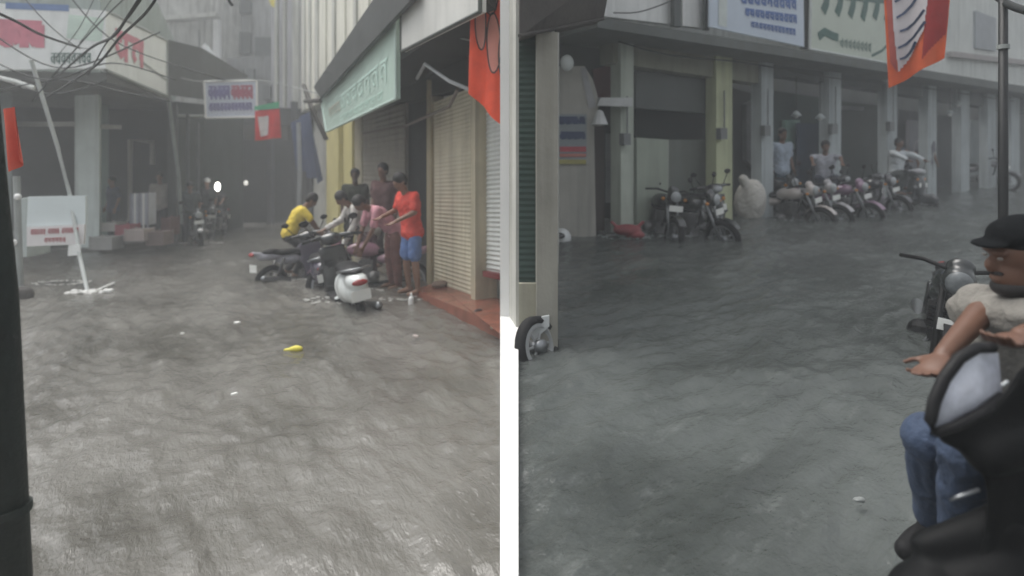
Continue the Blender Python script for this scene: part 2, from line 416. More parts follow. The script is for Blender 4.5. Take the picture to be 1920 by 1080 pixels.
def clothstroke(c, amp, waves, pts, wd, lift, fill=False):
    g=G()
    if fill:
        us=[p[0] for p in pts]; ts=[p[1] for p in pts]; n=44; v=[]; idx={}; f=[]
        u0,u1,t0,t1=min(us),max(us),min(ts),max(ts)
        def vid(i,j):
            if (i,j) not in idx:
                p,nn=clothq(c,amp,waves,u0+(u1-u0)*i/n,t0+(t1-t0)*j/n); idx[(i,j)]=len(v); v.append(p+nn*lift)
            return idx[(i,j)]
        for i in range(n):
            for j in range(n):
                if inside(pts,u0+(u1-u0)*(i+.5)/n,t0+(t1-t0)*(j+.5)/n): f.append((vid(i,j),vid(i+1,j),vid(i+1,j+1),vid(i,j+1)))
        return g.add(v,f)
    q=[]
    for i in range(len(pts)-1):
        for k in range(6): q.append((pts[i][0]+(pts[i+1][0]-pts[i][0])*k/6, pts[i][1]+(pts[i+1][1]-pts[i][1])*k/6))
    q.append(pts[-1]); pp=[]
    for u,t in q:
        p,nn=clothq(c,amp,waves,u,t); pp.append(p+nn*lift)
    n=len(pp); v=[]
    for i in range(n):
        d=(pp[min(i+1,n-1)]-pp[max(i-1,0)]).normalized(); s=d.cross(nn)*wd/2; v+=[pp[i]+s,pp[i]-s]
    return g.add(v,[(2*i,2*i+1,2*i+3,2*i+2) for i in range(n-1)])
def arc(u,v,ru,rv,a0,a1,n=12): return [(u+ru*math.cos(R(a0+(a1-a0)*i/n)), v+rv*math.sin(R(a0+(a1-a0)*i/n))) for i in range(n+1)]
c = [P(884,-60,6.0),P(972,-60,5.7),P(972,268,5.7),P(881,176,6.0)]
bt = thing('hanging_banner', (c[2]+c[3])/2, 'large orange red banner with pink petals outlined black beside the added white dividing column', 'banner')
cloth('cloth', c, flagm, .02, 2, bt)
g=G(); gf=G()
for (u,v,ru,rv) in ((.50,.50,.16,.20),(.22,.40,.10,.20),(.78,.56,.16,.2),(.42,.18,.18,.14)):
    gf += clothstroke(c,.02,2,arc(u,v,ru,rv,0,345,16),0,.004,True)
    g += clothstroke(c,.02,2,arc(u,v,ru,rv,0,360,20),.014,.008)
mk('petal_print', gf, flagpk, bt); mk('petal_outline', g, blackm, bt)
# ---- plinth (red tiles) of the block
pa = lambda Y,a: a-.485*Y
pl = [(pa(5.62,2.89)+.06,5.62),(pa(8.6,2.80),8.6),(LX(9.2),9.2),(LX(7.2,.3),7.2),(-.07,5.7)]
mk('plinth', prism(pl, lambda y:-1, lambda y: zl(y)+(.17 if y<7.6 else .10)), redtile, blk)
mk('doorstep', prism([(pa(8.6,2.95),8.5),(pa(13,2.95),13),(LX(13),13),(LX(8.5),8.5)], lambda y:-1.5, lambda y: zl(y)+.035), M('wet dark step',(.10,.085,.07),.3,.3,3,.2), blk)
# ---- right-lane side: dark green shutter, pillar, plinth
def nosebox(px0,px1,t,b,y0,y1,th,lo=0):
    A=P(px0,t,y0);B=P(px1,t,y1);C_=P(px1,b,y1);D=P(px0,b,y0)
    d=(B-A); d.z=0; nn=Vector((-d.y,d.x,0)).normalized()
    if nn.y<0: nn=-nn
    return hexa([A,B,C_,D],nn*th), nn, [A,B,C_,D]
g,nn,_ = nosebox(1006,1046,60,680,4.50,4.50,.2)
mk('pillar', g, M('grey pillar plaster',(.27,.262,.225),.8,.15,2,.15,streak=.5), blk)
g,nn,_ = nosebox(973,1006,532,690,4.62,4.62,.12)
mk('plinth', g, M('cream grey plinth',(.34,.33,.26),.8,.15,2,.1,streak=.5), blk)
A,B,C_,D = P(973,30,4.68),P(1008,30,4.68),P(1008,530,4.68),P(973,530,4.68)
v=[];f=[];n=44
for i in range(n*4+1):
    t=i/(n*4); o=-nn*(.008*(.5+.5*math.cos(math.pi*i/2))); v+=[A.lerp(D,t)+o,B.lerp(C_,t)+o]
for i in range(n*4): f.append((2*i,2*i+1,2*i+3,2*i+2))
mk('shutter', G().add(v,f)+hexa([A+nn*.01,B+nn*.01,C_+nn*.01,D+nn*.01],nn*.05) if False else (lambda gg:(gg.__iadd__(hexa([A+nn*.01,B+nn*.01,C_+nn*.01,D+nn*.01],nn*.05))))(G().add(v,f)), greenshut, blk, label='dark green roller shutter')
# brown awning over the right-lane corner
aw = thing('awning', P(1040,60,5), 'brown grey awning jutting from the corner block over the green shutter', 'awning')
mk('panel', hexa([P(974,-60,4.15),P(1150,-60,4.9),P(1132,34,5.2),P(974,68,4.2)], Vector((0,.5,.06))), brownm, aw)
mk('edge_trim', tube([P(974,67,4.17),P(1132,35,5.18)], .014), darkwood, aw)
# ---------------------------------------------------------------- left shop under the pink lettered hoarding
ls = thing('shop_building', P(160,470,14.6), 'open fronted corner shop with pale square column left of the lane', 'building')
def V(px,Y,z): return Vector(((px-960)/F*Y,Y,z))
def slabp(pts,z0,z1): return prism([(( px-960)/F*Y,Y) for px,Y in pts],z0,z1)
mk('column', slabp([(140,14.2),(186,14.0),(190,14.6),(146,14.8)],-1,3.3), M('pale column plaster',(.56,.62,.60),.7,.1,2,.1,streak=.35,dirt=(.25,.27,.26)), ls)
mk('column', slabp([(0,13.6),(22,13.6),(22,14),(2,14)],-1,3.3), M('grey column',(.16,.19,.18),.7), ls)
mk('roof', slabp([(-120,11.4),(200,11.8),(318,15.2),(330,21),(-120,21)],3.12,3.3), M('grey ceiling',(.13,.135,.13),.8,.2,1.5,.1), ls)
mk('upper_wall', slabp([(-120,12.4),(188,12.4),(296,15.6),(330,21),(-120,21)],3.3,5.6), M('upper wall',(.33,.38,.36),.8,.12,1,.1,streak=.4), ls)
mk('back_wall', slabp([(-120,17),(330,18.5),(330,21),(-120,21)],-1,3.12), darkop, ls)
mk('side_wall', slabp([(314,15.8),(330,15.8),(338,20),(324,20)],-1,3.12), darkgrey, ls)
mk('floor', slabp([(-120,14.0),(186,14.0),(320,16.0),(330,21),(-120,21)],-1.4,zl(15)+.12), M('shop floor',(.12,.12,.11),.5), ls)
mk('beam', slabp([(22,14.1),(140,14.1),(140,14.3),(22,14.3)],2.40,2.50), M('pale rail',(.34,.34,.32),.6), ls)
mk('beam', slabp([(186,14.3),(228,14.6),(228,14.8),(186,14.5)],2.36,2.45), M('pale rail',(.34,.34,.32),.6), ls)
mk('inner_pier', slabp([(188,16.4),(204,16.4),(204,16.8),(188,16.8)],-1,3.1), M('green grey pier',(.14,.19,.17),.7), ls)
mk('door_frame', tube([V(244,16.3,0),V(244,16.3,2.15),V(286,16.6,2.1),V(286,16.6,1.5)],.07), M('door frame paint',(.30,.29,.26),.6), ls)
# hoardings
cA = [P(-60,2,11.3),P(198,20,11.6),P(198,128,11.6),P(-60,132,11.3)]
board('shop_hoarding', cA, .12, signw, 'wide white hoarding with faded pink letters crossed by black cables', 'hoarding',
      [('lettering', glyphs(cA,.22,.56,.30,.66,3,.16,12), pinkl), ('lettering', glyphs(cA,.60,.90,.75,.92,8,.02,13), greenl), ('blue_strip', ribbon(cA,[(.27,.03),(.73,.0)],.12,.005), M('blue strip',(.14,.22,.42),.5)), ('pale_green_patch', ribbon(cA,[(.72,.30),(.98,.34)],.45,.005), M('pale green print',(.60,.72,.64),.5))])
cB = [P(199,20,11.7),P(313,76,14.6),P(313,180,14.6),P(199,132,11.7)]
board('shop_hoarding', cB, .12, signw, 'angled white hoarding with pink lettering at the end of the shop corner', 'hoarding',
      [('lettering', glyphs(cB,.12,.62,.28,.72,2,.15,15), pinkl), ('grey_line', ribbon(cB,[(.55,.60),(.98,.72)],.06,.006), M('grey line',(.3,.32,.31),.6))], (.035,greypole))
g=G()
for k in range(7):
    x=rnd.uniform(0,300); y=150+rnd.uniform(-14,14)+max(0,x-180)*.22
    g+=tube([P(x,y,11.2),P(x+rnd.uniform(8,22),y+rnd.uniform(-4,8),11.2)],rnd.uniform(.03,.05),6)
mk('service_pipe', tube([P(0,146,11.2),P(30,153,11.2),P(64,165,11.2)], .04), M('pale bent pipe',(.6,.62,.6),.5), label='pale bent pipe below the left end of the pink lettered hoarding', category='pipe')
# small white sign on slanting pole, with pole meeting the water
mk('slanting_pole', tube([P(58,112,9.0),P(108,275,9.4),P(131,365,9.6),P(150,482,9.3),P(167,560,9.0)], .028), M('pale pole paint',(.50,.53,.52),.5), label='thin pale pole slanting from the hoarding down into the flood water', category='pole')
c = [P(52,369,9.5),P(160,367,9.5),P(160,422,9.5),P(50,425,9.5)]
sb = thing('sign_board', P(105,462,9.5), 'white notice board with two lines of red writing leaning on the slanting pole', 'sign')
mk('upper_panel', hexa(c,Vector((0,.05,0))), M('pale notice sheet',(.66,.73,.74),.45,.04,2,0), sb)
c2 = [P(50,426,9.44),P(158,421,9.44),P(156,458,9.44),P(50,462,9.44)]
mk('lower_panel', hexa(c2,Vector((0,.05,0))), M('white notice sheet',(.74,.72,.72),.45,.04,2,0), sb)
mk('lettering', glyphs(c2,.08,.34,.15,.42,5,.009,21), redl, sb); mk('lettering', glyphs(c2,.38,.58,.15,.42,4,.009,22), redl, sb)
mk('lettering', glyphs(c2,.62,.92,.15,.42,6,.009,23), redl, sb); mk('lettering', glyphs(c2,.32,.70,.62,.84,6,.009,24), redl, sb)
mk('tag', hexa([P(128,460,9.3),P(150,458,9.3),P(150,478,9.3),P(127,480,9.3)],Vector((0,.02,0))), signw, sb)
mk('stand', hexa([P(36,372,9.7),P(50,372,9.7),P(50,482,9.7),P(36,482,9.7)],Vector((0,.5,0))), M('grey stand',(.42,.47,.46),.6), sb)
g=G()
for k in range(20):
    a=rnd.uniform(0,6.28); q=rnd.uniform(.03,.28)
    p=GL(167,548)+Vector((q*math.cos(a)*1.1,q*math.sin(a)*.8,0)); g+=ell(p,(rnd.uniform(.02,.06),rnd.uniform(.02,.06),rnd.uniform(.012,.05)),None,8,6)
for k in range(14):
    t=k/13; p=GL(150+t*62,552-abs(t-.25)*28); g+=ell(p,(.035,.02,.02),None,8,6)
mk('foam', g, M('foam',(.62,.62,.60),.6,.1,5,0), kind='stuff')
# dark shed closing the left side of the lane
ds = thing('shed_building', V(360,18,zl(18)), 'dark grey sheet metal shed with sloping roof line behind the hoarding', 'building')
A,B = V(314,16.2,0),V(420,19.5,0)
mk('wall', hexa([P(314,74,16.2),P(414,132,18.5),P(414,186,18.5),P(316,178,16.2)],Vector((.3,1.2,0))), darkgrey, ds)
mk('lower_wall', hexa([P(330,190,17.6),P(415,200,20.8),P(415,470,20.8),P(330,480,17.6)],Vector((.3,1,0))), M('shed opening shade',(.035,.045,.04),.8,.3,1,.1), ds)  # near black slab, shade of the opening under the shed put into its colour
mk('beam', tube([P(330,217,17.2),P(385,218,18.3)],.04), greypole, ds)
mk('downpipe', tube([P(316,180,15.6),P(324,250,15.6),P(335,330,15.7),P(340,420,15.7)],.045), M('grey downpipe',(.2,.23,.22),.5), ds)
for px,yt in ((352,215),(371,230)): mk('post', tube([P(px,yt,17.5),P(px,430,17.5)],.05), M('dark post',(.09,.10,.1),.6), ds)
# alley end block, the lane's shade put into its near black colour
ab = thing('lane_end_building', V(480,24,zl(24)), 'dark hazy building closing the far end of the narrow lane', 'building')
mk('wall', hexa([P(405,196,23.5),P(605,206,27),P(605,480,27),P(405,480,23.5)],Vector((0,2,0))), M('end wall with lane shade',(.03,.03,.033),.8,.35,.6,.2), ab)
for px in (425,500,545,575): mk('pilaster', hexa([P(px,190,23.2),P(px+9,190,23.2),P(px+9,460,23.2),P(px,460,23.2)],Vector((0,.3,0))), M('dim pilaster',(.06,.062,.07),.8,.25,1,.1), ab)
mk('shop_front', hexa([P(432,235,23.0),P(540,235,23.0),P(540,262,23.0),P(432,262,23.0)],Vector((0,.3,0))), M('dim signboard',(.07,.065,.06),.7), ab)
# tall concrete building behind
tb = thing('apartment_building', V(400,30,zl(30)), 'tall pale concrete building above the dark shed at the lane end', 'building')
mk('wall', hexa([P(150,-500,27),P(420,-500,31),P(420,330,31),P(150,330,27)],Vector((0,3,0))), concrete, tb)
mk('wall', hexa([P(420,-500,33),P(545,-500,33),P(545,330,33),P(420,330,33)],Vector((0,3,0))), M('mid concrete',(.42,.425,.42),.85,.2,.6,.2,streak=.5), tb)
mk('drain_strip', hexa([P(399,35,30.3),P(409,35,30.3),P(411,122,30.3),P(399,112,30.3)],Vector((0,.3,0))), white, tb)
mk('ledge', hexa([P(300,30,29),P(405,22,29.5),P(405,30,29.5),P(300,38,29)],Vector((0,.6,0))), palewall, tb)
for (x0,y0,x1,y1) in ((432,60,470,100),(478,70,508,118),(430,120,466,160),(346,55,374,95),(318,-40,344,10),(436,-30,470,25)):
    wn = mk('window', hexa([P(x0,y0,30.2 if x0<400 else 32.8),P(x1,y0,30.2 if x0<400 else 32.8),P(x1,y1,30.2 if x0<400 else 32.8),P(x0,y1,30.2 if x0<400 else 32.8)],Vector((0,.25,0))), M('window frame dim',(.11,.12,.12),.5,.2,1,0), tb)
mk('white_cloth', hexa([P(370,100,28),P(384,80,28),P(388,96,28),P(376,104,28)],Vector((0,.1,0))), white, label='scrap of white cloth caught on the sloping shed roof', category='cloth')
mk('sloping_board', hexa([P(388,84,28),P(412,116,28),P(410,124,28),P(384,100,28)],Vector((0,.1,0))), signw, label='pale board lying along the shed roof edge', category='board')
# pale tall strips building between the lane and the block
hb = thing('far_building', V(500,29,zl(29)), 'mid grey building with small windows showing just above the dark lane end', 'building')
mk('wall', hexa([P(425,110,29),P(600,96,29),P(600,300,29),P(425,300,29)],Vector((0,2,0))), M('lane end plaster',(.20,.205,.21),.8,.3,.8,.2,streak=.6), hb)
for px,py in ((440,130),(462,128),(492,160),(520,130),(545,165)): mk('window', hexa([P(px,py,28.8),P(px+14,py,28.8),P(px+14,py+24,28.8),P(px,py+24,28.8)],Vector((0,.3,0))), M('window frame dim',(.11,.12,.12)), hb)
pb = thing('far_building', V(550,30,zl(30)), 'pale narrow building with tall pilasters beside the cladding of the block', 'building')
mk('wall', hexa([P(508,-600,29),P(572,-600,27),P(572,240,27),P(508,240,29)],Vector((0,2,0))), M('lilac grey plaster',(.34,.34,.36),.8,.12,.8,.1,streak=.4), pb)
for px,wd in ((514,5),(530,4),(548,10)): mk('pilaster', hexa([P(px,-600,26.6),P(px+wd,-600,26.6),P(px+wd,240,26.6),P(px,240,26.6)],Vector((0,.3,0))), palewall, pb)
mk('yellow_sign', hexa([P(492,-30,24),P(518,-30,24),P(514,14,24),P(508,10,24)],Vector((0,.05,0))), M('yellow sheet',(.7,.6,.12),.5), label='small yellow sheet hanging at the top of the lane', category='sign')
# blue tarp
cc=[P(545,232,21),P(580,208,20),P(606,345,20),P(566,318,21)]
cloth('tarpaulin', cc, tarpm, .15, 2, label='blue tarpaulin hanging at the far corner beside the yellow wall', category='tarpaulin')
mk('drain_pipe', tube([P(560,230,19.5),P(562,330,19.5),P(560,400,19.5)],.07), M('pale drain',(.4,.42,.45),.5), label='pale vertical pipe near the blue tarpaulin', category='pipe')
# banner across the lane
cc=[P(383,153,16.5),P(481,151,16.5),P(482,219,16.5),P(386,221,16.5)]
board('street_banner', cc, .04, M('white blue banner',(.62,.66,.76),.5,.08,1,0), 'rectangular white banner with purple and red lettering hung across the lane', 'banner',
      [('lettering', glyphs(cc,.08,.5,.15,.5,5,.055,31), M('violet print',(.20,.18,.38),.5)), ('lettering', glyphs(cc,.52,.94,.15,.5,5,.055,32), M('red violet print',(.45,.12,.18),.5)),
       ('lettering', glyphs(cc,.08,.92,.62,.82,12,.035,33), M('violet print',(.20,.18,.38),.5))], (.03,white))
cc=[P(478,208,15.5),P(524,204,15.5),P(526,258,15.5),P(480,264,15.5)]
ff=thing('party_flag', P(500,264,15.5), 'small red flag with a white patch hanging beside the white banner', 'flag')
cloth('cloth', cc, M('red cloth',(.62,.05,.05),.8,.15,4,.1), .04, 1.5, ff)
mk('white_patch', clothstroke(cc,.04,1.5,[(.14,.22),(.55,.2),(.5,.85),(.2,.88)],0,.02,True), M('white patch',(.75,.68,.68),.7), ff)
mk('green_band', clothstroke(cc,.04,1.5,[(.0,-.15),(1,-.25),(1,-.02),(0,-.02)],0,.02,True), M('green cloth',(.10,.38,.22),.7), ff)
# overhead line carrying them
def cable(pts, r, label, n=24, mat=None):
    # smooth catmull through points
    pts=[Vector(p) for p in pts]; o=[]
    for i in range(len(pts)-1):
        p0=pts[max(i-1,0)];p1=pts[i];p2=pts[i+1];p3=pts[min(i+2,len(pts)-1)]
        for k in range(8):
            t=k/8; o.append(.5*((2*p1)+(p2-p0)*t+(2*p0-5*p1+4*p2-p3)*t*t+(3*p1-p0-3*p2+p3)*t**3))
    o.append(pts[-1])
    return mk('cable', tube(o,r,6), mat or cablem, label=label, category='cable', smooth=True)
cable([P(340,146,15.6),P(383,153,16.4),P(480,150,16),P(600,176,13.6)], 0.0122, 'grey line across the lane holding the white banner', mat=greypole)
cable([P(316,-40,4.2),P(275,22,4.5),P(225,70,5),P(185,118,5.6),P(140,150,6.5),P(88,182,7.5)], 0.0109, 'thick black cable sweeping lowest across the pink lettered hoarding')
cable([P(285,-40,4.2),P(240,30,4.6),P(212,68,5),P(170,90,6),P(120,132,8),P(95,150,9)], 0.0116, 'thick black cable from top middle fraying over the hoarding')
cable([P(290,-40,4.3),P(246,26,4.7),P(200,80,5.3),P(178,118,6),P(165,140,7)], 0.0068, 'thin black cable branching steeply down over the hoarding')
cable([P(-10,22,6),P(30,40,6.5),P(80,66,7.5),P(150,90,9)], 0.0150, 'black cable entering above the pink letters')
cable([P(40,-10,8),P(90,45,8),P(140,85,9),P(170,92,9.5)], 0.0061, 'thin dark wire crossing the white hoarding diagonally')
cable([P(180,-10,8),P(150,50,8),P(120,90,9),P(100,112,9)], 0.0048, 'thinnest wire slanting over the pale green print')
cable([P(215,-10,8),P(180,40,8),P(150,80,8.5)], 0.0048, 'faint wire between the diagonal and the thick cables')
cable([P(424,-20,8),P(430,2,8),P(436,10,8)], 0.0204, 'short black cable end dangling at the top edge')
wl_lab=['spanning from the left edge to the hoarding corner','drooping across the first pink letters','climbing steeply beside the thick cables','running low under the angled hoarding','crossing toward the dark shed roof','looping beneath the white hoarding']
for k,pts in enumerate(([(-20,60),(120,128),(300,60)],[(-20,112),(90,150),(210,118),(330,150)],[(60,190),(170,60),(262,-30)],[(-10,170),(120,150),(230,172),(318,190)],[(120,-20),(220,80),(420,150)],[(0,150),(100,176),(200,150)])):
    cable([P(x,y,8.4+.3*k) for x,y in pts], .010, 'thin black wire '+wl_lab[k])
# left foreground pole, grey pole, flag
np_ = thing('street_pole', P(30,1250,2.0), 'thick dark green pole standing closest at the left edge', 'pole')
mk('shaft', tube([P(-60,-80,2.0),P(-27,300,2.0),P(-4,560,2.0),P(26,1250,2.0)], [.046,.050,.055,.060], 20), polem, np_, smooth=True)
mk('collar', tube([P(17,948,2.0),P(17.5,962,2.0)], .062, 20), polem, np_)
gp = thing('sign_pole', P(38,560,7.0), 'slim grey pole with white knobs behind the dark green pole', 'pole')
mk('shaft', tube([P(31,330,8.8),P(38,560,8.8)], .045), greypole, gp)
for x,y in ((33,369),(25,455)): mk('knob', ell(P(x,y,8.7),.045), white, gp)
cc=[P(6,205,3.0),P(26,200,3.0),P(46,298,3.0),P(24,322,3.0)]
cloth('pennant', cc, M('faded red cloth',(.65,.11,.07),.8,.15,4,.1), .02, 1, label='narrow red pennant hanging beside the dark green pole', category='flag')
mk('rock', ell(GL(44,556)+Vector((0,0,.03)),(.14,.1,.12)), darkwood, label='dark lump in the water at the foot of the grey pole', category='rock')
# ---------------------------------------------------------------- right lane: row of shophouses
FR = Face(-11.9, 1.42, zr)
sr = thing('shophouse_row', V(1450,12,zr(12)), 'long row of shops with a columned arcade facing the flooded road', 'building')
col1 = M('pale green column',(.40,.44,.38),.75,.12,2,.1,streak=.4,dirt=(.12,.13,.1))
col2 = M('yellow green column',(0.46,0.49,0.31),.75,.12,2,.1,streak=.4,dirt=(.15,.15,.1))
col3 = M('pale blue grey column',(0.38,0.42,0.43),.75,.12,2,.1,streak=.4,dirt=(.12,.13,.13))
for px,wd,m in ((1164,24,col1),(1343,30,col2),(1428,22,col3),(1555,22,col3),(1664,18,col3),(1740,16,col3),(1802,16,col3),(1852,16,col3),(1896,16,col3)):
    mk('column', FR.box(px,px+wd,60+(px-1150)*.16,60+(px+wd-1150)*.16,None,None,-.12,.22), m, sr)
def eav(px): return 36+(px-1150)*.163
mk('eave', FR.box(1120,2300,eav(1120),eav(2300),eav(1120)+20,eav(2300)+10,-.75,1.2), M('grey eave',(.10,.11,.105),.8,.2,1,.1,streak=.4), sr)
mk('dark_band', FR.box(1178,1420,eav(1178)+16,eav(1420)+16,eav(1178)+36,eav(1420)+24,-.1,.2), M('dark beam',(.05,.055,.04),.8), sr)  # dark strip running just below the eave
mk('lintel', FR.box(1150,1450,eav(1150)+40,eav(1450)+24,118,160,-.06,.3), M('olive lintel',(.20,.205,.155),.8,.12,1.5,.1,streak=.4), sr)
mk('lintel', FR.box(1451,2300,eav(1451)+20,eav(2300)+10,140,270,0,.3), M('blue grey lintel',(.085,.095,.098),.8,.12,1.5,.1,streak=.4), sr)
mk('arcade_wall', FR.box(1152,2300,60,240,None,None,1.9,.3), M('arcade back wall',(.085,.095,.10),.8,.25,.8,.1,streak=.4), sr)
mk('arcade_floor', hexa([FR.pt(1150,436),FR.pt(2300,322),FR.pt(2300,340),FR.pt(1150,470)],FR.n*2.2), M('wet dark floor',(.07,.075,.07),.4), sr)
# first bay: rolled grey panel, black window band, pale box, grey wall
mk('rolled_shutter', FR.box(1192,1343,134,150,202,214,.15,.1), M('dull grey panel',(.075,.085,.082),.6,.15,2,.1), sr)
mk('opening', FR.box(1192,1343,202,214,262,262,.5,.1), M('painted opening shade',(.008,.012,.011),.8,.3,2,0), sr)  # solid slab, the shade inside the opening is put into its black
mk('counter_wall', FR.box(1250,1343,262,262,None,None,.25,.1), M('grey counter wall',(.13,.145,.13),.7,.15,1.5,.1,streak=.4), sr)
mk('cabinet', FR.box(1194,1254,258,262,428,418,.02,.4), M('pale green cabinet',(.30,.34,.28),.6,.08,2,.05,streak=.3), label='pale green cabinet standing in the first shop bay', category='cabinet')
# second bay (1375-1428): dark door
mk('doorway', FR.box(1374,1428,165,180,None,None,.5,.2), M('charcoal doorway',(.03,.035,.035),.8,.3,1,0), sr)  # doorway slabs along the row carry interior shade in their dark colours
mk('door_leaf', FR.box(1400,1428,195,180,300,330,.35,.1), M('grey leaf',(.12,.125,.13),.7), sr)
# third bay with dark teal opening and blue curtain
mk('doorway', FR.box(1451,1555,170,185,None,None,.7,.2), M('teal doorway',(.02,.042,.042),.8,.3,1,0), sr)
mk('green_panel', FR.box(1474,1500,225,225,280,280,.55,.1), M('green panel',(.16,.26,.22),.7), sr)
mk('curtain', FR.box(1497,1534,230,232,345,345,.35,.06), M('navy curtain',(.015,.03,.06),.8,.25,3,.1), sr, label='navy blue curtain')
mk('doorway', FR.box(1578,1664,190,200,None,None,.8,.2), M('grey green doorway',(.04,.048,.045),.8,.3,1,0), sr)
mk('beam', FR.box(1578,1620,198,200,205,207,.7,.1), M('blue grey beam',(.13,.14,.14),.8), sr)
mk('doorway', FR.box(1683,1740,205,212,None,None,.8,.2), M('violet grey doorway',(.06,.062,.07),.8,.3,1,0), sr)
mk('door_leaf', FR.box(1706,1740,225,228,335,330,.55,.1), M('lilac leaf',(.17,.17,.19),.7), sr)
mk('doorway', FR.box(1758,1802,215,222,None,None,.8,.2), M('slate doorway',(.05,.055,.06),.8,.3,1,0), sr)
mk('pale_door', FR.box(1820,1852,225,228,330,326,.7,.1), M('pale door',(.22,.25,.26),.7), sr)
mk('upper_wall', FR.box(1100,2300,-900,-900,eav(1100)+6,eav(2300)+4,.35,.4), M('upper storey plaster',(.62,.64,.61),.8,.12,.6,.1,streak=.4,dirt=(.25,.26,.25)), sr)
for px in (1830,1960): mk('upper_window', FR.box(px,px+38,20,34,90,96,.28,.1), M('pale window',(.30,.32,.34),.5), sr)
mk('ledge', FR.box(1785,2000,96,122,106,130,.2,.2), M('pinkish ledge',(.36,.33,.32),.8), sr)
# hoarding posts
mk('white_parapet', FR.box(1128,1263,-200,-200,30,46,-.35,.1), M('white parapet',(.66,.67,.66),.7,.1,1,.1,streak=.4,dirt=(.35,.36,.35)), sr)
mk('white_parapet', FR.box(1280,1328,-200,-200,48,54,-.35,.1), M('white parapet',(.66,.67,.66)), sr)
mk('post', FR.box(1265,1278,-80,-80,48,50,-.5,.08), M('dark grey post',(.07,.08,.078),.6), sr)
mk('post', FR.box(1508,1519,-120,-120,90,92,-.5,.08), M('dark grey post',(.07,.08,.078),.6), sr)
for px in (1322,):
    mk('post', FR.box(px,px+8,-80,-80,56,57,-.5,.06), M('dark grey post',(.07,.08,.078),.6), sr)
cc=[FR.pt(1332,-60,-.6),FR.pt(1506,-60,-.6),FR.pt(1508,88,-.6),FR.pt(1330,50,-.6)]
board('shop_banner', cc, .03, M('pale blue banner',(.52,.59,.68),.5,.08,1,0), 'pale blue banner with dark blue slanting text between two roof posts', 'banner',
      [('lettering', glyphs(cc,.30,.92,.42,.54,9,.05,41), bluel), ('lettering', glyphs(cc,.34,.92,.62,.72,11,.04,42), bluel), ('lettering', glyphs(cc,.4,.9,.80,.88,12,.025,43), bluel), ('pale_strip', ribbon(cc,[(.12,.2),(.12,.95)],.22,.004), M('pale strip',(.55,.60,.58),.5))])
cc=[FR.pt(1522,-90,-.62),FR.pt(1690,-90,-.62),FR.pt(1684,122,-.62),FR.pt(1518,92,-.62)]
g=G()
r2=random.Random(5)
for k in range(6):
    u=.12+k*.14
    g+=ribbon(cc,[(u+.04,.40),(u+.03,.52),(u+.0,.58+r2.uniform(-.04,.06))],.20,.006)
g+=ribbon(cc,[(.08,.42),(.95,.44)],.16,.007)
g+=ribbon(cc,[(.08,.86),(.14,.80),(.22,.83),(.28,.84)],.16,.006)
g+=ribbon(cc,[(.66,.96),(.78,.90),(.92,.78),(.97,.72)],.06,.006); g+=ribbon(cc,[(.86,.97),(.9,.86),(.93,.80)],.1,.007)
board('shop_banner', cc, .03, M('pale green banner',(.50,.55,.47),.5,.08,1,0), 'pale banner with dark green foliage print left of the orange flag', 'banner',
      [('foliage_print', g, greenl), ('lettering', glyphs(cc,.3,.66,.84,.93,8,.03,44,head=False), M('dim green text',(.12,.20,.17),.5))], (.025, M('pale banner edge',(.5,.53,.52),.5)))
# saffron flag hanging near
cc=[P(1654,-60,6.6),P(1786,-60,6.2),P(1770,108,6.2),P(1668,166,6.6)]
pf=thing('party_flag', P(1700,166,6.4), 'large orange flag with a pale striped panel hanging before the shops', 'flag')
cloth('cloth', cc, flago, .045, 1.6, pf, nu=40)
mk('deep_red_area', clothstroke(cc,.045,1.6,[(.70,0),(.99,0),(.99,.72),(.62,.90),(.66,.5)],0,.012,True), M('deep red cloth',(.30,.012,.012),.8,.2,5,.1), pf)  # deep red area down one side of the flag
mk('red_edge', clothstroke(cc,.045,1.6,[(.03,.02),(.14,.02),(.16,.5),(.16,.9),(.06,.8)],0,.012,True), M('dull red cloth',(.42,.09,.07),.8,.2,5,.1), pf)
mk('pale_panel', clothstroke(cc,.045,1.6,[(.15,0),(.66,0),(.68,.35),(.64,.62),(.40,.82),(.18,.90),(.14,.5)],0,.02,True), flagp, pf)
g=G()
for (a,b) in (((.18,.30),(.48,.10)),((.20,.44),(.60,.20)),((.24,.56),(.64,.42)),((.20,.70),(.66,.54)),((.22,.80),(.50,.70)),((.30,.18),(.44,.02))):
    m_=((a[0]+b[0])/2+.03,(a[1]+b[1])/2+.03)
    g+=clothstroke(cc,.045,1.6,[a,((a[0]+m_[0])/2,(a[1]+m_[1])/2+.012),m_,((b[0]+m_[0])/2,(b[1]+m_[1])/2+.008),b],.028,.034)
mk('stripe_print', g, navyl, pf)
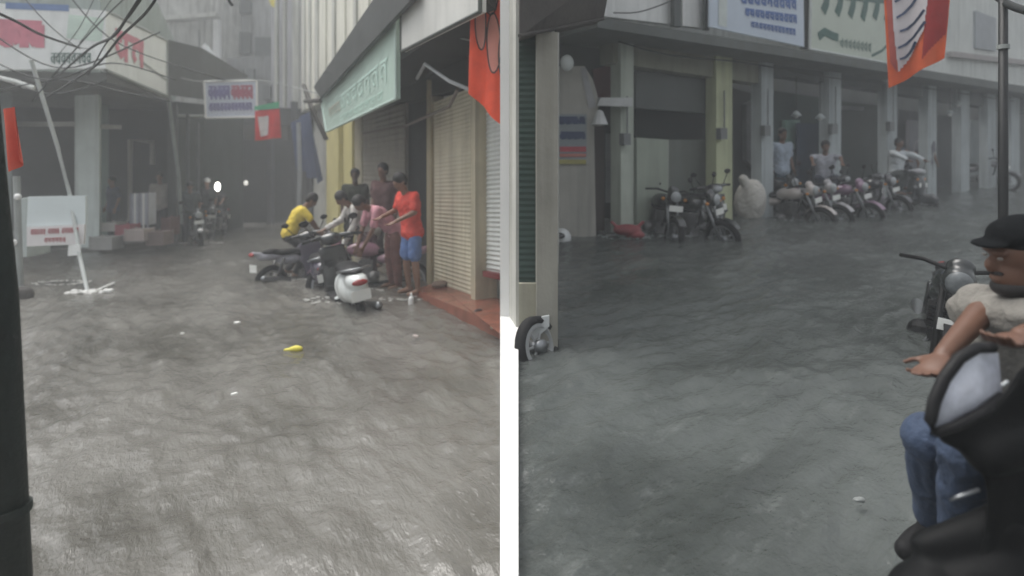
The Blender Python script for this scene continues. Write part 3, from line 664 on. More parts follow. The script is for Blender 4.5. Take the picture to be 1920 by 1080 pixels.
# tall black pole at right
bp=thing('street_pole', P(1880,700,3.4), 'straight black pole rising behind the man in the dark cap', 'pole')
mk('shaft', tube([P(1881,-100,3.4),P(1881,860,3.4)],[.022,.026],14), M('black pole paint',(.008,.009,.010),.5,.2,4,.05), bp, smooth=True)
mk('clamp', tube([P(1881,84,3.4),P(1881,92,3.4)],.03,14), greypole, bp)
cable([P(1840,-30,4),P(1885,5,3.4),P(1930,22,3)], 0.0204, 'thick black cable bundle at the top of the black pole')
cable([P(1150,24,8),P(1200,22,8),P(1262,0,8),P(1300,-20,8)], 0.0082, 'thin dark cable over the white wall left of the roof post')
for k,(px,py) in enumerate(((1170,250),(1352,240),(1434,235),(1561,232),(1669,228))):
    mb=thing('meter_box', FR.pt(px+8,py+26,-.2), ['grey meter box on the first pale green column','grey meter box on the yellow green column','small meter box on the column left of the green panel','meter box on the column right of the blue curtain','meter box on the column behind the white shirted rider'][k], 'meter box', group='meter boxes on the arcade columns')
    mk('case', FR.box(px,px+13-k,py,py,py+22-k,py+22-k,-.24,.1), M('meter grey',(.16,.17,.17),.5), mb)
    mk('conduit', tube([FR.pt(px+6,py,-.17),FR.pt(px+6,py-70,-.17)],.014,6), M('meter grey',(.16,.17,.17)), mb)
cable([FR.pt(1160,78,-.3),FR.pt(1260,104,-.3),FR.pt(1400,118,-.3),FR.pt(1560,146,-.3),FR.pt(1700,160,-.3),FR.pt(1900,190,-.3)], .012, 'black cable sagging along the arcade lintel')
# ---- wall between block and shop row with painted notice
FW = Face(-1e-3-9.3*1.0, 0, zr)
ww = thing('boundary_wall', P(1080,450,9.4), 'pale wall with notched top and a coloured painted notice', 'wall')
def wp(px,py,Y=9.3): return P(px,py,Y)
prof=[(1024,132),(1052,124),(1096,124),(1112,150),(1120,178),(1122,200),(1114,240),(1118,470),(1024,480)]
f4=[wp(a,b) for a,b in prof]; n=len(f4); b4=[p+Vector((0,.3,0)) for p in f4]
mk('panel', G().add(f4+b4,[tuple(range(n))[::-1],tuple(range(n,2*n))]+[(i,(i+1)%n,n+(i+1)%n,n+i) for i in range(n)]), M('dull pale plaster',(.39,.38,.345),.8,.12,1.5,.1,streak=.45,dirt=(.13,.13,.115)), ww)
mk('pale_edge', G().add(*(lambda a:(a,[(0,1,2,3)]))([wp(1088,128,9.28),wp(1098,126,9.28),wp(1118,200,9.28),wp(1104,204,9.28)])), M('whiter plaster',(.34,.34,.35),.8), ww)
nc=[wp(1046,214,9.27),wp(1100,214,9.27),wp(1100,308,9.27),wp(1046,308,9.27)]
mk('notice_panel', hexa(nc,Vector((0,.02,0))), M('notice grey blue',(.24,.27,.29),.7,.1,2,0), ww)
mk('lettering', glyphs(nc,.04,.98,.08,.20,4,.05,51), navyl, ww); mk('lettering', glyphs(nc,.10,.98,.38,.50,4,.05,52), navyl, ww)
mk('red_stripe', ribbon(nc,[(.06,.70),(.98,.70)],.08,.006), redl, ww); mk('pink_stripe', ribbon(nc,[(.06,.82),(.98,.82)],.05,.006), M('pink stripe',(.42,.16,.13),.7), ww)
mk('yellow_stripe', ribbon(nc,[(.02,.95),(.98,.95)],.07,.006), M('yellow stripe',(.36,.33,.12),.7), ww)
mk('wall_lamp', ell(P(1063,118,9.0),(.10,.08,.12)), M('pale lamp globe',(.62,.65,.64),.4), label='pale round lamp on top of the notched wall', category='lamp')
bk = thing('back_building', V(1100,12,zr(12)), 'near black wall standing for a shaded recess behind the notched wall', 'building')
mk('wall', hexa([P(1018,20,12),P(1160,20,12),P(1160,450,12),P(1018,450,12)],Vector((0,.5,0))), M('painted recess shade',(.014,.02,.019),.8,.3,1,0), bk)  # flat wall, the darkness of a recess is put into its colour
mk('red_panel', hexa([P(1112,130,11.8),P(1146,120,11.8),P(1150,190,11.8),P(1118,190,11.8)],Vector((0,.1,0))), M('dark red panel',(.11,.03,.035),.7), bk)
mk('brown_door', hexa([P(1112,215,9.75),P(1132,215,9.75),P(1134,450,9.75),P(1116,450,9.75)],Vector((0,.1,0))), M('dark brown door',(.035,.025,.022),.6,.3,3,.1), label='narrow dark brown door beside the notched wall', category='door')
mk('pale_sheet', hexa([P(1136,250,9.9),P(1152,250,9.9),P(1152,380,9.9),P(1136,380,9.9)],Vector((0,.05,0))), M('pale sheet',(.22,.23,.23),.7), label='pale sheet hanging behind the narrow brown door', category='sheet')
mk('window_canopy', hexa([P(1126,183,9.2),P(1186,183,9.2),P(1186,200,9.2),P(1120,198,9.2)],Vector((0,.4,.03))), M('white canopy',(.46,.47,.47),.6), label='small white canopy over the narrow brown door', category='canopy')
mk('hanging_lantern', lathe([(0,.01),(.02,.05),(.22,.13),(.24,.02)],12).xf(Matrix.Translation(P(1124,206,9.1))@Matrix.Rotation(R(-90),4,'X')), M('white canopy',(.46,.47,.47),.6), label='white cone shaped lantern hanging under the small canopy', category='lantern')
# ---------------------------------------------------------------- far enclosing blocks so the streets do not open to bare sky
fe = thing('far_building', V(1900,30,zr(30)), 'hazy grey building at the far end of the rising road', 'building')
mk('wall', hexa([V(1760,34,14),V(2250,30,14),V(2250,30,-1),V(1760,34,-1)],Vector((0,2,0))), M('far grey plaster',(.32,.33,.33),.8,.15,.3,.1,streak=.4), fe)
# ---------------------------------------------------------------- people
def person(label, loc, rz, lean=0, arms=None, legs=None, shirt=(.3,.3,.3), pants=(.08,.08,.1), skin=(.16,.085,.055), shorts=False, sleeve='short', hairc=(.012,.01,.01), vox=.013, s=1.0, head_tilt=0., hat=None, pel=(0,0,.92), bare=False, feet=True, headyaw=0., shoes=None, cat='person', yaw_torso=0, **tags):
    """faces local -y. arms/legs: lists of (elbow, wrist)/(knee, ankle), in metres, local"""
    pel = Vector(pel)
    Rm = Matrix.Rotation(R(lean),3,'X') if True else None
    def T(x,y,z): return pel + Rm @ Vector((x,y,z))
    waist=T(0,0,.13); chest=T(0,.0,.36); neck=T(0,-.0,.52); hd=Rm@Matrix.Rotation(R(head_tilt),3,'X')@Matrix.Rotation(R(headyaw),3,'Z')
    nb=T(0,-.01,.53); hc=nb+Rm@Matrix.Rotation(R(head_tilt),3,'X')@Vector((0,-.025,.15))
    sh=[T(-.175,0,.46),T(.175,0,.46)]
    arms=arms or [((-.23,.03,1.14),(-.24,-.06,.90)),((.23,.03,1.14),(.24,-.06,.90))]
    legs=legs or [((-.10,-.03,.49),(-.11,.02,.08)),((.10,-.01,.49),(.12,.03,.08))]
    arms=[(Vector(a),Vector(b)) for a,b in arms]; legs=[(Vector(a),Vector(b)) for a,b in legs]
    hip=[pel+Vector((-.085,0,-.04)),pel+Vector((.085,0,-.04))]
    g=G()
    def torso(e):
        t=G()
        for x in (-.06,.06):
            t+=cap(T(x,0,0),T(x*1.0,0,.16),.095+e,.09+e); t+=cap(T(x*1.0,0,.14),T(x*1.5,0,.36),.09+e,.10+e)
        t+=cap(T(-.13,0,.43),T(.13,0,.43),.062+e,.062+e); t+=cap(T(0,0,.30),T(0,0,.42),.09+e,.07+e)
        return t
    g+=torso(0); g+=cap(T(0,0,.42),hc,.056,.05)
    # head
    g+=ell(hc+hd@Vector((0,.01,.03)),(.074,.092,.095),hd); g+=ell(hc+hd@Vector((0,-.02,-.045)),(.055,.066,.068),hd)
    g+=ell(hc+hd@Vector((0,-.09,-.005)),(.013,.02,.026),hd); g+=ell(hc+hd@Vector((0,-.075,.035)),(.05,.016,.010),hd)
    g+=ell(hc+hd@Vector((0,-.08,-.05)),(.024,.012,.010),hd)
    for sx in (-1,1): g+=ell(hc+hd@Vector((sx*.075,.01,0)),(.010,.02,.032),hd)
    fr=.0085 if vox<.008 else .011
    for i in (0,1):
        e,wr=arms[i]; g+=cap(sh[i],e,.048,.040); g+=cap(e,wr,.040,.027)
        d=(wr-e).normalized(); sx=-1 if i==0 else 1
        side=Vector((0,-1,0)) if abs(d.y)<.8 else Vector((-sx,0,0)); side=(side-d*side.dot(d)).normalized(); nn=d.cross(side)*( -sx)
        pc=wr+d*.055; rot=Matrix((side,nn,d)).transposed()
        g+=ell(pc,(.040,.017,.055),rot)
        for k,(o_,l) in enumerate(((-.030,.062),(-.010,.075),(.010,.080),(.030,.070))):
            b0=pc+side*o_+d*.035; b1=b0+d*l*.5+nn*.006; b2=b1+d*l*.42+nn*.022
            g+=cap(b0,b1,fr,fr*.95,8); g+=cap(b1,b2,fr*.95,fr*.8,8)
        t0=pc+side*.034-d*.02; g+=cap(t0,t0+side*.028+d*.03,fr*1.15,fr,8); g+=cap(t0+side*.028+d*.03,t0+side*.032+d*.06+nn*.01,fr,fr*.85,8)
        k_,a_=legs[i]; g+=cap(hip[i],k_,.082,.055); g+=cap(k_,k_.lerp(a_,.35),.052,.055); g+=cap(k_.lerp(a_,.35),a_,.055,.035)
        fd=Vector((0,-1,0)); 
        g+=cap(a_+Vector((0,.03,-.035)),a_+fd*.10+Vector((0,0,-.045)),.036,.034); g+=cap(a_+fd*.10+Vector((0,0,-.045)),a_+fd*.16+Vector((0,0,-.052)),.036,.026)
    sk=M('skin %.3f'%skin[0],skin,.5,.1,20,.05)
    o=mk('person', g, sk, None, local=True, voxel=vox, sm=3)
    o.location=loc; o.rotation_euler=(0,0,rz); o.scale=(s,s,s); o['label']=label; o['category']=cat
    for k,v in tags.items(): o[k]=v
    cn='cloth %.2f %.2f %.2f'%shirt
    if not bare:
        q=torso(.022)
        for i in (0,1):
            e,wr=arms[i]
            q+=cap(sh[i],sh[i].lerp(e,.75 if sleeve=='short' else 1),.066,.060)
            if sleeve=='long': q+=cap(e,e.lerp(wr,.9),.056,.045)
        if vox<.008:
            for i in (0,1): q+=cap(sh[i]*.8+neck*.2,waist,.085,.13); q+=cap(sh[i].lerp(arms[i][0],.35),waist.lerp(sh[i],.3),.062,.11)
        if pel.z>.9: q+=cap(T(-.05,0,-.05),T(.05,0,-.05),.136,.136)
        mk('shirt', q, M(cn,shirt,.8,.28,7,.3), o, local=True, voxel=vox*1.05, sm=4, crease=.009 if vox>.008 else .005)
    pn='cloth %.2f %.2f %.2f'%pants
    q=cap(pel+Vector((-.055,0,-.02)),pel+Vector((.055,0,-.02)),.112,.112)
    for i in (0,1):
        k_,a_=legs[i]
        if shorts: q+=cap(hip[i]+Vector((0,0,-.04)),hip[i].lerp(k_,.85),.092,.092)
        else: q+=cap(hip[i],k_,.094,.075); q+=cap(k_,k_.lerp(a_,.93),.072,.058)
    mk('shorts' if shorts else 'trousers', q, M(pn,pants,.8,.32,7,.3), o, local=True, voxel=vox*1.05, sm=4, crease=.009 if vox>.008 else .005)
    if hat is None:
        q=ell(hc+hd@Vector((0,.024,.054)),(.092,.098,.094),hd); q+=ell(hc+hd@Vector((0,.055,-.0)),(.075,.064,.075),hd)
        mk('hair', q, M('black hair',hairc,.6,.3,30,.3), o, local=True, voxel=vox, sm=2)
    else:
        q=ell(hc+hd@Vector((0,.014,.072)),(.086,.100,.062),hd) if hat=='cap' else ell(hc+hd@Vector((0,.012,.062)),(.094,.108,.082),hd)
        if hat=='cap':
            q+=ell(hc+hd@Vector((0,-.088,.062)),(.058,.046,.010),hd)
            mk('cap', q, M('black cap cloth',(.004,.005,.006),.9,.2,12,.1,spec=.1), o, local=True, voxel=vox, sm=2)
            mk('hair', ell(hc+hd@Vector((0,.05,.0)),(.080,.062,.075),hd), M('black hair',hairc,.6,.3,30,.3), o, local=True, voxel=vox, sm=2)
        else:
            mk('helmet', q, M('helmet %s'%hat,{'white':(.6,.62,.62),'dark':(.02,.02,.025)}[hat],.3), o, local=True, voxel=vox, sm=2)
    return o, T, hd, hc
GLp=lambda px,row: GL(px,row)
SIT_LEGS=[((-.17,-.36,.80),(-.18,-.20,.36)),((.17,-.36,.80),(.18,-.20,.36))]
SIT_ARMS=[((-.27,-.20,1.22),(-.27,-.46,1.10)),((.27,-.20,1.22),(.27,-.46,1.10))]
def shifted(l,dz): return [tuple(Vector(p)+Vector((0,0,dz)) for p in q) for q in l]
# left scene people
lp=GL(772,552); Y=8.55; lp=Vector(((772-960)/F*Y,Y,zl(Y)+.05))
person('man in bright red shirt and blue shorts standing by the cream shutter', lp, R(-50), lean=8, shirt=(.62,.06,.04), pants=(.10,.17,.36), shorts=True, s=1.0, head_tilt=25, arms=[((-.24,-.12,1.16),(-.2,-.36,1.08)),((.24,-.10,1.16),(.18,-.34,1.05))], skin=(.22,.12,.08), group='people by the shutters')
Y=9.3; p=Vector(((738-960)/F*Y,Y,zl(Y)))
person('person in pale pink top bending over the parked bikes', p, R(-55), lean=48, shirt=(.50,.24,.28), pants=(.16,.07,.06), s=.98, head_tilt=10, arms=[((-.2,-.42,.95),(-.14,-.52,.70)),((.2,-.42,.95),(.14,-.54,.70))], group='people by the shutters',hairc=(.02,.015,.015))
Y=10.6; p=Vector(((722-960)/F*Y,Y,zl(Y)+.12))
person('dark haired man in maroon shirt behind the red shirted man', p, R(-20), lean=4, shirt=(.12,.06,.06), pants=(.08,.06,.06), s=1.05, skin=(.2,.11,.08), group='people by the shutters')
Y=9.9; p=Vector(((694-960)/F*Y,Y,zl(Y)-.02))
person('person in light grey long sleeved top bending toward a scooter', p, R(-60), lean=40, shirt=(.52,.50,.47), pants=(.08,.04,.05), sleeve='long', s=.97, head_tilt=5, arms=[((-.22,-.40,1.06),(-.25,-.66,.92)),((.22,-.34,.98),(.22,-.50,.70))], group='people by the shutters')
Y=11.8; p=Vector(((666-960)/F*Y,Y,zl(Y)+.1))
person('man in dark olive clothes standing by the yellow wall', p, R(10), lean=2, shirt=(.035,.04,.025), pants=(.03,.03,.03), s=1.02, skin=(.08,.045,.03), group='people by the shutters')
# ---------------------------------------------------------------- two-wheelers (local forward = +x)
def wheel(root, x, r, wd, z=None, spokes=False):
    z=r if z is None else z
    prof=[(-wd*.35,r*.72),(-wd*.5,r*.82),(-wd*.42,r*.95),(0,r),(wd*.42,r*.95),(wd*.5,r*.82),(wd*.35,r*.72)]
    wl_=mk('wheel', lathe(prof,28).xf(Matrix.Translation((x,0,z))), rubber, root, local=True, smooth=True)
    g=lathe([(-wd*.33,r*.74),(-wd*.30,r*.62),(wd*.30,r*.62),(wd*.33,r*.74)],28)
    g+=lathe([(-wd*.5,.001),(-wd*.5,r*.16),(wd*.5,r*.16),(wd*.5,.001)],12)
    n=10 if spokes else 5
    for k in range(n):
        a=2*math.pi*k/n; g+=tube([(0,0,0),(r*.66*math.cos(a),0,r*.66*math.sin(a))],.006 if spokes else .018,6)
    mk('rim', g.xf(Matrix.Translation((x,0,z))), chrome, wl_, local=True)
def paint(c): return M('bike paint %.2f %.2f %.2f'%c,c,.25,.08,4,0,coat=.6)
def scooter(label, loc, rz, c=(.6,.6,.6), c2=(.02,.02,.02), shield=None, lean=0, steer=0, plate='both', s=1, **tags):
    t=thing('scooter', loc, label, 'scooter', rz, **tags); t.rotation_euler=(R(lean),0,rz); t.scale=(s,s,s)
    wheel(t,.62,.23,.10); wheel(t,-.58,.23,.10)
    b=G(); b+=ell((-.48,0,.50),(.40,.17,.18)); b+=ell((-.20,0,.46),(.22,.15,.20)); b+=ell((-.72,0,.62),(.20,.13,.10)); b+=cap((-.05,-.10,.28),(-.05,.10,.28),.06)
    mk('rear_body', b, paint(c), t, local=True, voxel=.02, sm=6)
    b=G(); b+=cap((.38,-.14,.34),(.42,.14,.34),.045); b+=cap((.42,-.17,.60),(.42,.17,.60),.045); b+=cap((.44,-.13,.84),(.44,.13,.84),.04)
    b+=hexa([Vector((.44,-.17,.84)),Vector((.44,.17,.84)),Vector((.39,.17,.34)),Vector((.39,-.17,.34))],Vector((-.04,0,0))); b+=ell((.47,0,.62),(.07,.13,.24))
    mk('leg_shield', b, paint(shield or c), t, local=True, voxel=.018, sm=5)
    mk('floorboard', box(-.12,.42,-.15,.15,.25,.31), M('dark plastic',(.025,.025,.027),.6), t, local=True)
    b=G(); b+=ell((.62,0,.36),(.25,.085,.13)); b+=cap((.52,0,.42),(.48,0,.62),.07,.05)
    mk('front_mudguard', b, paint(c), t, local=True, voxel=.018, sm=4)
    b=G(); b+=ell((-.45,0,.72),(.37,.14,.065)); b+=ell((-.20,0,.69),(.18,.12,.07))
    mk('seat', b, seatm, t, local=True, voxel=.018, sm=4)
    b=G(); b+=ell((.42,0,.97),(.11,.15,.085)); b+=cap((.40,-.12,1.0),(.34,-.27,1.0),.035,.025); b+=cap((.40,.12,1.0),(.34,.27,1.0),.035,.025)
    hb=mk('handlebar', b, paint(c2), t, local=True, voxel=.016, sm=4)
    for sy in (-1,1):
        mk('grip', cap((.34,sy*.27,1.0),(.31,sy*.36,.99),.02), rubber, t, local=True, smooth=True)
        mr=G(); mr+=tube([(.38,sy*.2,1.02),(.36,sy*.30,1.18)],.008,6); mr+=ell((.36,sy*.31,1.22),(.015,.06,.04))
        mk('mirror', mr, seatm, t, local=True, smooth=True)
        mk('indicator', ell((.47,sy*.12,.80),(.02,.035,.03)), M('amber lens',(.5,.2,.03),.2), t, local=True, smooth=True)
    mk('headlight', ell((.52,0,.96),(.035,.085,.055)), glassl, t, local=True, smooth=True)
    mk('number_plate', box(.515,.523,-.13,.13,.62,.72) if True else None, platew, t, local=True)
    mk('number_plate', box(-.875,-.867,-.11,.11,.42,.54), platew, t, local=True)
    mk('tail_light', ell((-.90,0,.63),(.03,.09,.035)), M('red lens',(.3,.02,.02),.2), t, local=True, smooth=True)
    mk('grab_rail', tube([(-.55,-.16,.72),(-.85,-.15,.78),(-.92,0,.79),(-.85,.15,.78),(-.55,.16,.72)],.014,8), chrome, t, local=True, smooth=True)
    ex=cap((-.25,-.17,.22),(-.80,-.19,.30),.03,.05); mk('exhaust', ex, chrome, t, local=True, smooth=True)
    return t
def motorcycle(label, loc, rz, c=(.02,.02,.02), lean=0, s=1, lit=False, accent=None, mirrors=True, plain=False, **tags):
    t=thing('motorcycle', loc, label, 'motorcycle', rz, **tags); t.rotation_euler=(R(lean),0,rz); t.scale=(s,s,s)
    wheel(t,.68,.30,.09,spokes=True); wheel(t,-.62,.30,.10,spokes=True)
    mk('fuel_tank', (lambda g:(g.__iadd__(ell((.0,0,.80),(.15,.12,.10)))))(ell((.12,0,.82),(.26,.14,.12))), paint(c), t, local=True, voxel=.015, sm=4)
    b=ell((-.35,0,.78),(.34,.12,.055)); b+=ell((-.62,0,.82),(.16,.10,.05)); mk('seat', b, seatm, t, local=True, voxel=.015, sm=4)
    b=ell((-.30,0,.66),(.22,.13,.09)); b+=ell((-.62,0,.74),(.26,.09,.07)); b+=cap((-.80,0,.78),(-.92,0,.82),.05,.03); mk('side_panel', b, paint(accent or c), t, local=True, voxel=.016, sm=4)
    g=box(-.12,.22,-.11,.11,.30,.46)
    for k in range(6): g+=box(-.02,.20,-.13,.13,.475+k*.03,.488+k*.03)
    g+=box(.02,.16,-.09,.09,.46,.66); g+=cap((-.02,-.15,.38),(-.02,.15,.38),.09)
    mk('engine', g, seatm if plain else M('engine alloy',(.16,.16,.16),.45,.3,8,.1,metal=.6), t, local=True)
    g=tube([(.36,0,.88),(.30,0,.55),(.10,0,.28),(-.30,0,.28),(-.62,0,.30)],.022,8); g+=tube([(.36,0,.86),(-.10,0,.70),(-.75,0,.74)],.02,8)
    for sy in(-1,1): g+=tube([(-.45,sy*.11,.70),(-.60,sy*.11,.34)],.026,8)
    mk('frame', g, blackp, t, local=True, smooth=True)
    for sy in (-1,1):
        mk('fork_leg', tube([(.68,sy*.08,.30),(.46,sy*.08,.90)],[.024,.02],8), seatm if plain else chrome, t, local=True, smooth=True)
        mr=tube([(.40,sy*.24,1.0),(.40,sy*.32,1.20)],.008,6) if mirrors else G()
        if mirrors: mr+=ell((.40,sy*.34,1.24),(.015,.065,.045))
        if mirrors: mk('mirror', mr, seatm, t, local=True, smooth=True)
        if not plain: mk('indicator', ell((.56,sy*.18,.86),(.03,.03,.025)), M('amber lens',(.5,.2,.03),.2), t, local=True, smooth=True)
    g=tube([(.28,-.36,.98),(.40,-.22,1.0),(.44,0,.95),(.40,.22,1.0),(.28,.36,.98)],.016,8); mk('handlebar', g, seatm, t, local=True, smooth=True)
    b=ell((.54,0,.90),(.10,.11,.11)); b+=ell((.50,0,1.0),(.06,.09,.07)); mk('headlight_cowl', b, paint(c), t, local=True, voxel=.014, sm=3)
    mk('headlight', ell((.62,0,.90),(.035,.085,.085) if not lit else (.05,.13,.15)), litlamp if lit else (M('dim lens',(.10,.11,.115),.25,.6,9,0) if plain else glassl), t, local=True, smooth=True)
    g=G()
    for k in range(9):
        a0=R(35+k*12);a1=R(35+(k+1)*12)
        f4=[Vector((.68+.33*math.cos(a0),-.055,.30+.33*math.sin(a0))),Vector((.68+.33*math.cos(a0),.055,.30+.33*math.sin(a0))),Vector((.68+.33*math.cos(a1),.055,.30+.33*math.sin(a1))),Vector((.68+.33*math.cos(a1),-.055,.30+.33*math.sin(a1)))]
        g+=hexa(f4,Vector((0,0,-.012)))
    mk('mudguard', g, seatm if plain else paint(c), t, local=True)
    mk('exhaust', (lambda g:(g.__iadd__(cap((-.30,-.15,.32),(-.85,-.17,.42),.045,.05))))(tube([(.18,-.05,.50),(.22,-.12,.34),(.0,-.15,.28),(-.35,-.15,.33)],.022,8)), chrome, t, local=True, smooth=True)
    mk('number_plate', box(.70,.707,-.09,.09,.58,.66) if plain else box(.655,.662,-.11,.11,.68,.77), platew, t, local=True); mk('number_plate', box(-.93,-.922,-.10,.10,.52,.64), platew, t, local=True)
    mk('tail_light', ell((-.95,0,.80),(.03,.07,.035)), M('red lens',(.3,.02,.02),.2), t, local=True, smooth=True)
    return t
def onL(px, Y, dz=-.12): return Vector(((px-960)/F*Y, Y, zl(Y)+dz))
def onR(px, Y, dz=-.12): return Vector(((px-960)/F*Y, Y, zr(Y)+dz))
GB='two wheelers parked before the shutters'
# white-backed scooter nearest (tail to camera)
scooter('white scooter nearest the camera with its pale rounded end toward us', onL(654,8.35,-.26), R(118), s=1.1, shield=(.02,.022,.024), c=(.72,.76,.75), lean=-8, group=GB)
motorcycle('maroon and pink tinted motorcycle against the step behind the white scooter', onL(697,9.5,-.25), R(196), c=(.36,.20,.26), lean=14, accent=(.42,.26,.32), group=GB)
scooter('dark purple scooter standing between the yellow shirt rider and white scooter', onL(607,9.9,-.24), R(115), c=(.06,.05,.08), lean=-12, group=GB)
motorcycle('silver and black motorcycle ridden by the man in yellow', onL(574,10.4,-.32), R(52), c=(.035,.03,.04), accent=(.34,.34,.38), lean=-4, group=GB)
Y=10.5; p=onL(541,Y,-.12)
person('man in yellow shirt leaning over his motorcycle', p, R(115), lean=28, shirt=(.66,.50,.06), pants=(.02,.02,.022), s=1.0, pel=(0,.0,.84), arms=[((-.24,-.36,1.06),(-.2,-.50,.86)),((.24,-.36,1.06),(.2,-.50,.86))], legs=[((-.18,-.30,.60),(-.2,-.1,.2)),((.18,-.24,.58),(.2,-.0,.2))], head_tilt=15)
# left shop people and goods
p=Vector(((300-960)/F*16,16,zl(16)+.12))
person('person in pale top standing in the open shop entrance', p, R(10), shirt=(.34,.31,.28), pants=(.05,.05,.06), s=1.0)
p=Vector(((212-960)/F*15.6,15.6,zl(16)+.12))
person('person in dark blue clothes inside the open shop', p, R(-30), shirt=(.04,.05,.09), pants=(.03,.03,.04), s=.95)
p=onL(376,15.9,-.1); motorcycle('dark green motorcycle standing outside the shed with a pale front plate', p, R(-60), c=(.02,.03,.028), lean=5)
person('rider in dark jacket beside the dark green motorcycle', onL(356,16.2,-.05), R(30), lean=12, shirt=(.06,.075,.08), pants=(.03,.03,.04), s=.98, head_tilt=10)
person('person with white helmet walking out of the dark lane', onL(389,18.5,-.1), R(0), shirt=(.04,.045,.05), pants=(.03,.03,.03), hat='white', s=1.05)
motorcycle('black motorcycle coming down the dark lane below the lit lamp', onL(409,18.4,-.1), R(-80), c=(.03,.03,.03))
mk('lit_lamp', ell(P(408,350,18.2),(.075,.05,.13)), litlamp, smooth=True, label='bright lit lamp glowing over the riders in the dark lane', category='lamp')
person('rider just below the bright lit lamp in the dark lane', onL(409,18.9,-.1), R(5), lean=10, shirt=(.05,.05,.055), pants=(.03,.03,.03), pel=(0,0,.84), legs=SIT_LEGS, arms=SIT_ARMS)
mk('far_lamp', ell(P(461,343,21),(.07,.07,.09)), M('dim lit lamp',(1,.97,.9),.4,0,3,0,emit=.45), label='dim pale lamp deep in the dark lane', category='lamp')
# striped white rack, crates, stools outside the shop
rk=thing('display_rack', P(261,425,14.6), 'white striped rack standing at the shop entrance', 'rack')
mk('panel', hexa([P(243,364,14.6),P(279,362,14.6),P(279,422,14.6),P(244,422,14.6)],Vector((0,.3,0))), M('rack white',(.48,.50,.56),.5), rk)
for k in range(5): mk('rail', tube([P(245+k*8,362,14.5),P(245+k*8,428,14.5)],.022), white if k%2 else M('rail grey',(.28,.28,.34),.5), rk)
def crate(px,row,wpx,hpx,Y,c,label):
    b=P(px,row,Y); t=thing('crate', b, label, 'crate'); W=wpx/F*Y/2; H=hpx/F*Y
    g=G()
    for k in range(4): 
        z0=H*k/4; g+=box(-W,W,-.2,-.18,z0,z0+H*.2); g+=box(-W,W,.18,.2,z0,z0+H*.2); g+=box(-W,-W+.02,-.18,.18,z0,z0+H*.2); g+=box(W-.02,W,-.18,.18,z0,z0+H*.2)
    m=M('crate %.2f %.2f'%(c[0],c[1]),c,.6)
    mk('slats', g, m, t, local=True); mk('base', box(-W+.03,W-.03,-.17,.17,0.01,H*.93), m, t, local=True)
    for sx in (-1,1):
        for sy in (-1,1): mk('corner_post', box(sx*W-.015,sx*W+.015,sy*.2-.015,sy*.2+.015,0,H+.01), m, t, local=True)
crate(215,432,26,16,14.3,(.36,.35,.33),'pale grey crate beside the square column')
crate(240,440,24,20,14.0,(.30,.08,.10),'dull red crate in front of the striped rack')
crate(262,450,34,22,13.8,(.40,.34,.32),'pale pinkish crate on the wet step')
crate(300,458,30,26,14.0,(.20,.15,.14),'brownish crate nearest the shed post')
crate(200,466,40,24,13.6,(.33,.33,.32),'wide grey crate at the foot of the square column')
crate(320,440,14,34,14.5,(.10,.04,.04),'narrow dark red box at the shed corner')
# small debris in the left lane
def bit(name,px,row,r,col,label,cat,lane=GL,dz=.02):
    p=lane(px,row); g=G()
    q=random.Random(px)
    for k in range(4): g+=ell(p+Vector((q.uniform(-r,r)*.6,q.uniform(-r,r)*.4,dz+q.uniform(0,r*.3))),(r*q.uniform(.5,1),r*q.uniform(.4,.8),r*q.uniform(.25,.5)),None,8,6)
    mk(name,g,M(name+' %.2f'%col[0],col,.5,.15,20,0),None,voxel=r*.18,sm=3,label=label,category=cat)
bit('plastic_bag',548,657,.07,(.70,.62,.08),'crumpled yellow plastic bag floating in the water','bag',dz=-.005)
bit('paper_scrap',445,609,.035,(.75,.75,.72),'white paper scrap floating beyond the yellow bag','litter')
bit('paper_scrap',440,744,.025,(.75,.75,.72),'white scrap floating nearest the camera','litter')
bit('paper_scrap',343,629,.022,(.6,.6,.58),'tiny pale scrap floating farthest left','litter')
bit('paper_scrap',780,635,.03,(.45,.38,.36),'pinkish scrap in the water by the red step','litter')
bit('shoe',897,607,.05,(.02,.015,.015),'dark shoe lying on the red step','shoe',dz=.14)
bit('sack',822,552,.12,(.16,.11,.08),'dark brown sack slumped against the cream shutter','sack',dz=.14)
bit('cloth_bundle',930,628,.06,(.35,.30,.22),'beige cloth bundle on the end of the red step','cloth',dz=.08)
bl=thing('water_bottle', P(770,578,8.0), 'small white bottle standing in the water by the step', 'bottle')
mk('body', cap(P(770,578,8.0),P(771,560,8.0),.035), white, bl, smooth=True); mk('cap', cap(P(771,555,8.0),P(771,551,8.0),.015), signw, bl, smooth=True)
# ---------------------------------------------------------------- right scene vehicles and people
GR_='two wheelers parked along the arcade'
motorcycle('black motorcycle parked side on before the first shop bay', onR(1283,9.75,-.33), R(-48), c=(.015,.018,.018), group=GR_, lean=6, s=1.0)
scooter('black scooter behind the side on black motorcycle', onR(1250,10.6,-.22), R(-170), c=(.02,.025,.025), group=GR_, lean=-4)
motorcycle('motorcycle with cream tank parked at an angle by the white sack', onR(1476,11.6,-.34), R(-55), c=(.42,.38,.36), group=GR_, lean=8)
motorcycle('motorcycle with white front and black seat in the middle of the arcade row', onR(1515,11.9,-.32), R(-62), c=(.30,.29,.30), group=GR_, lean=8, accent=(.4,.36,.34))
motorcycle('plum coloured motorcycle at the end of the arcade row', onR(1575,12.4,-.34), R(-64), c=(.22,.13,.20), group=GR_, lean=8)
scooter('grey scooter half hidden behind the plum motorcycle', onR(1606,13.6,-.3), R(-40), c=(.20,.19,.21), group=GR_, lean=4)
scooter('dark scooter carrying the rider in the white shirt', onR(1690,14.3,-.24), R(-68), c=(.05,.055,.06), c2=(.3,.3,.32))
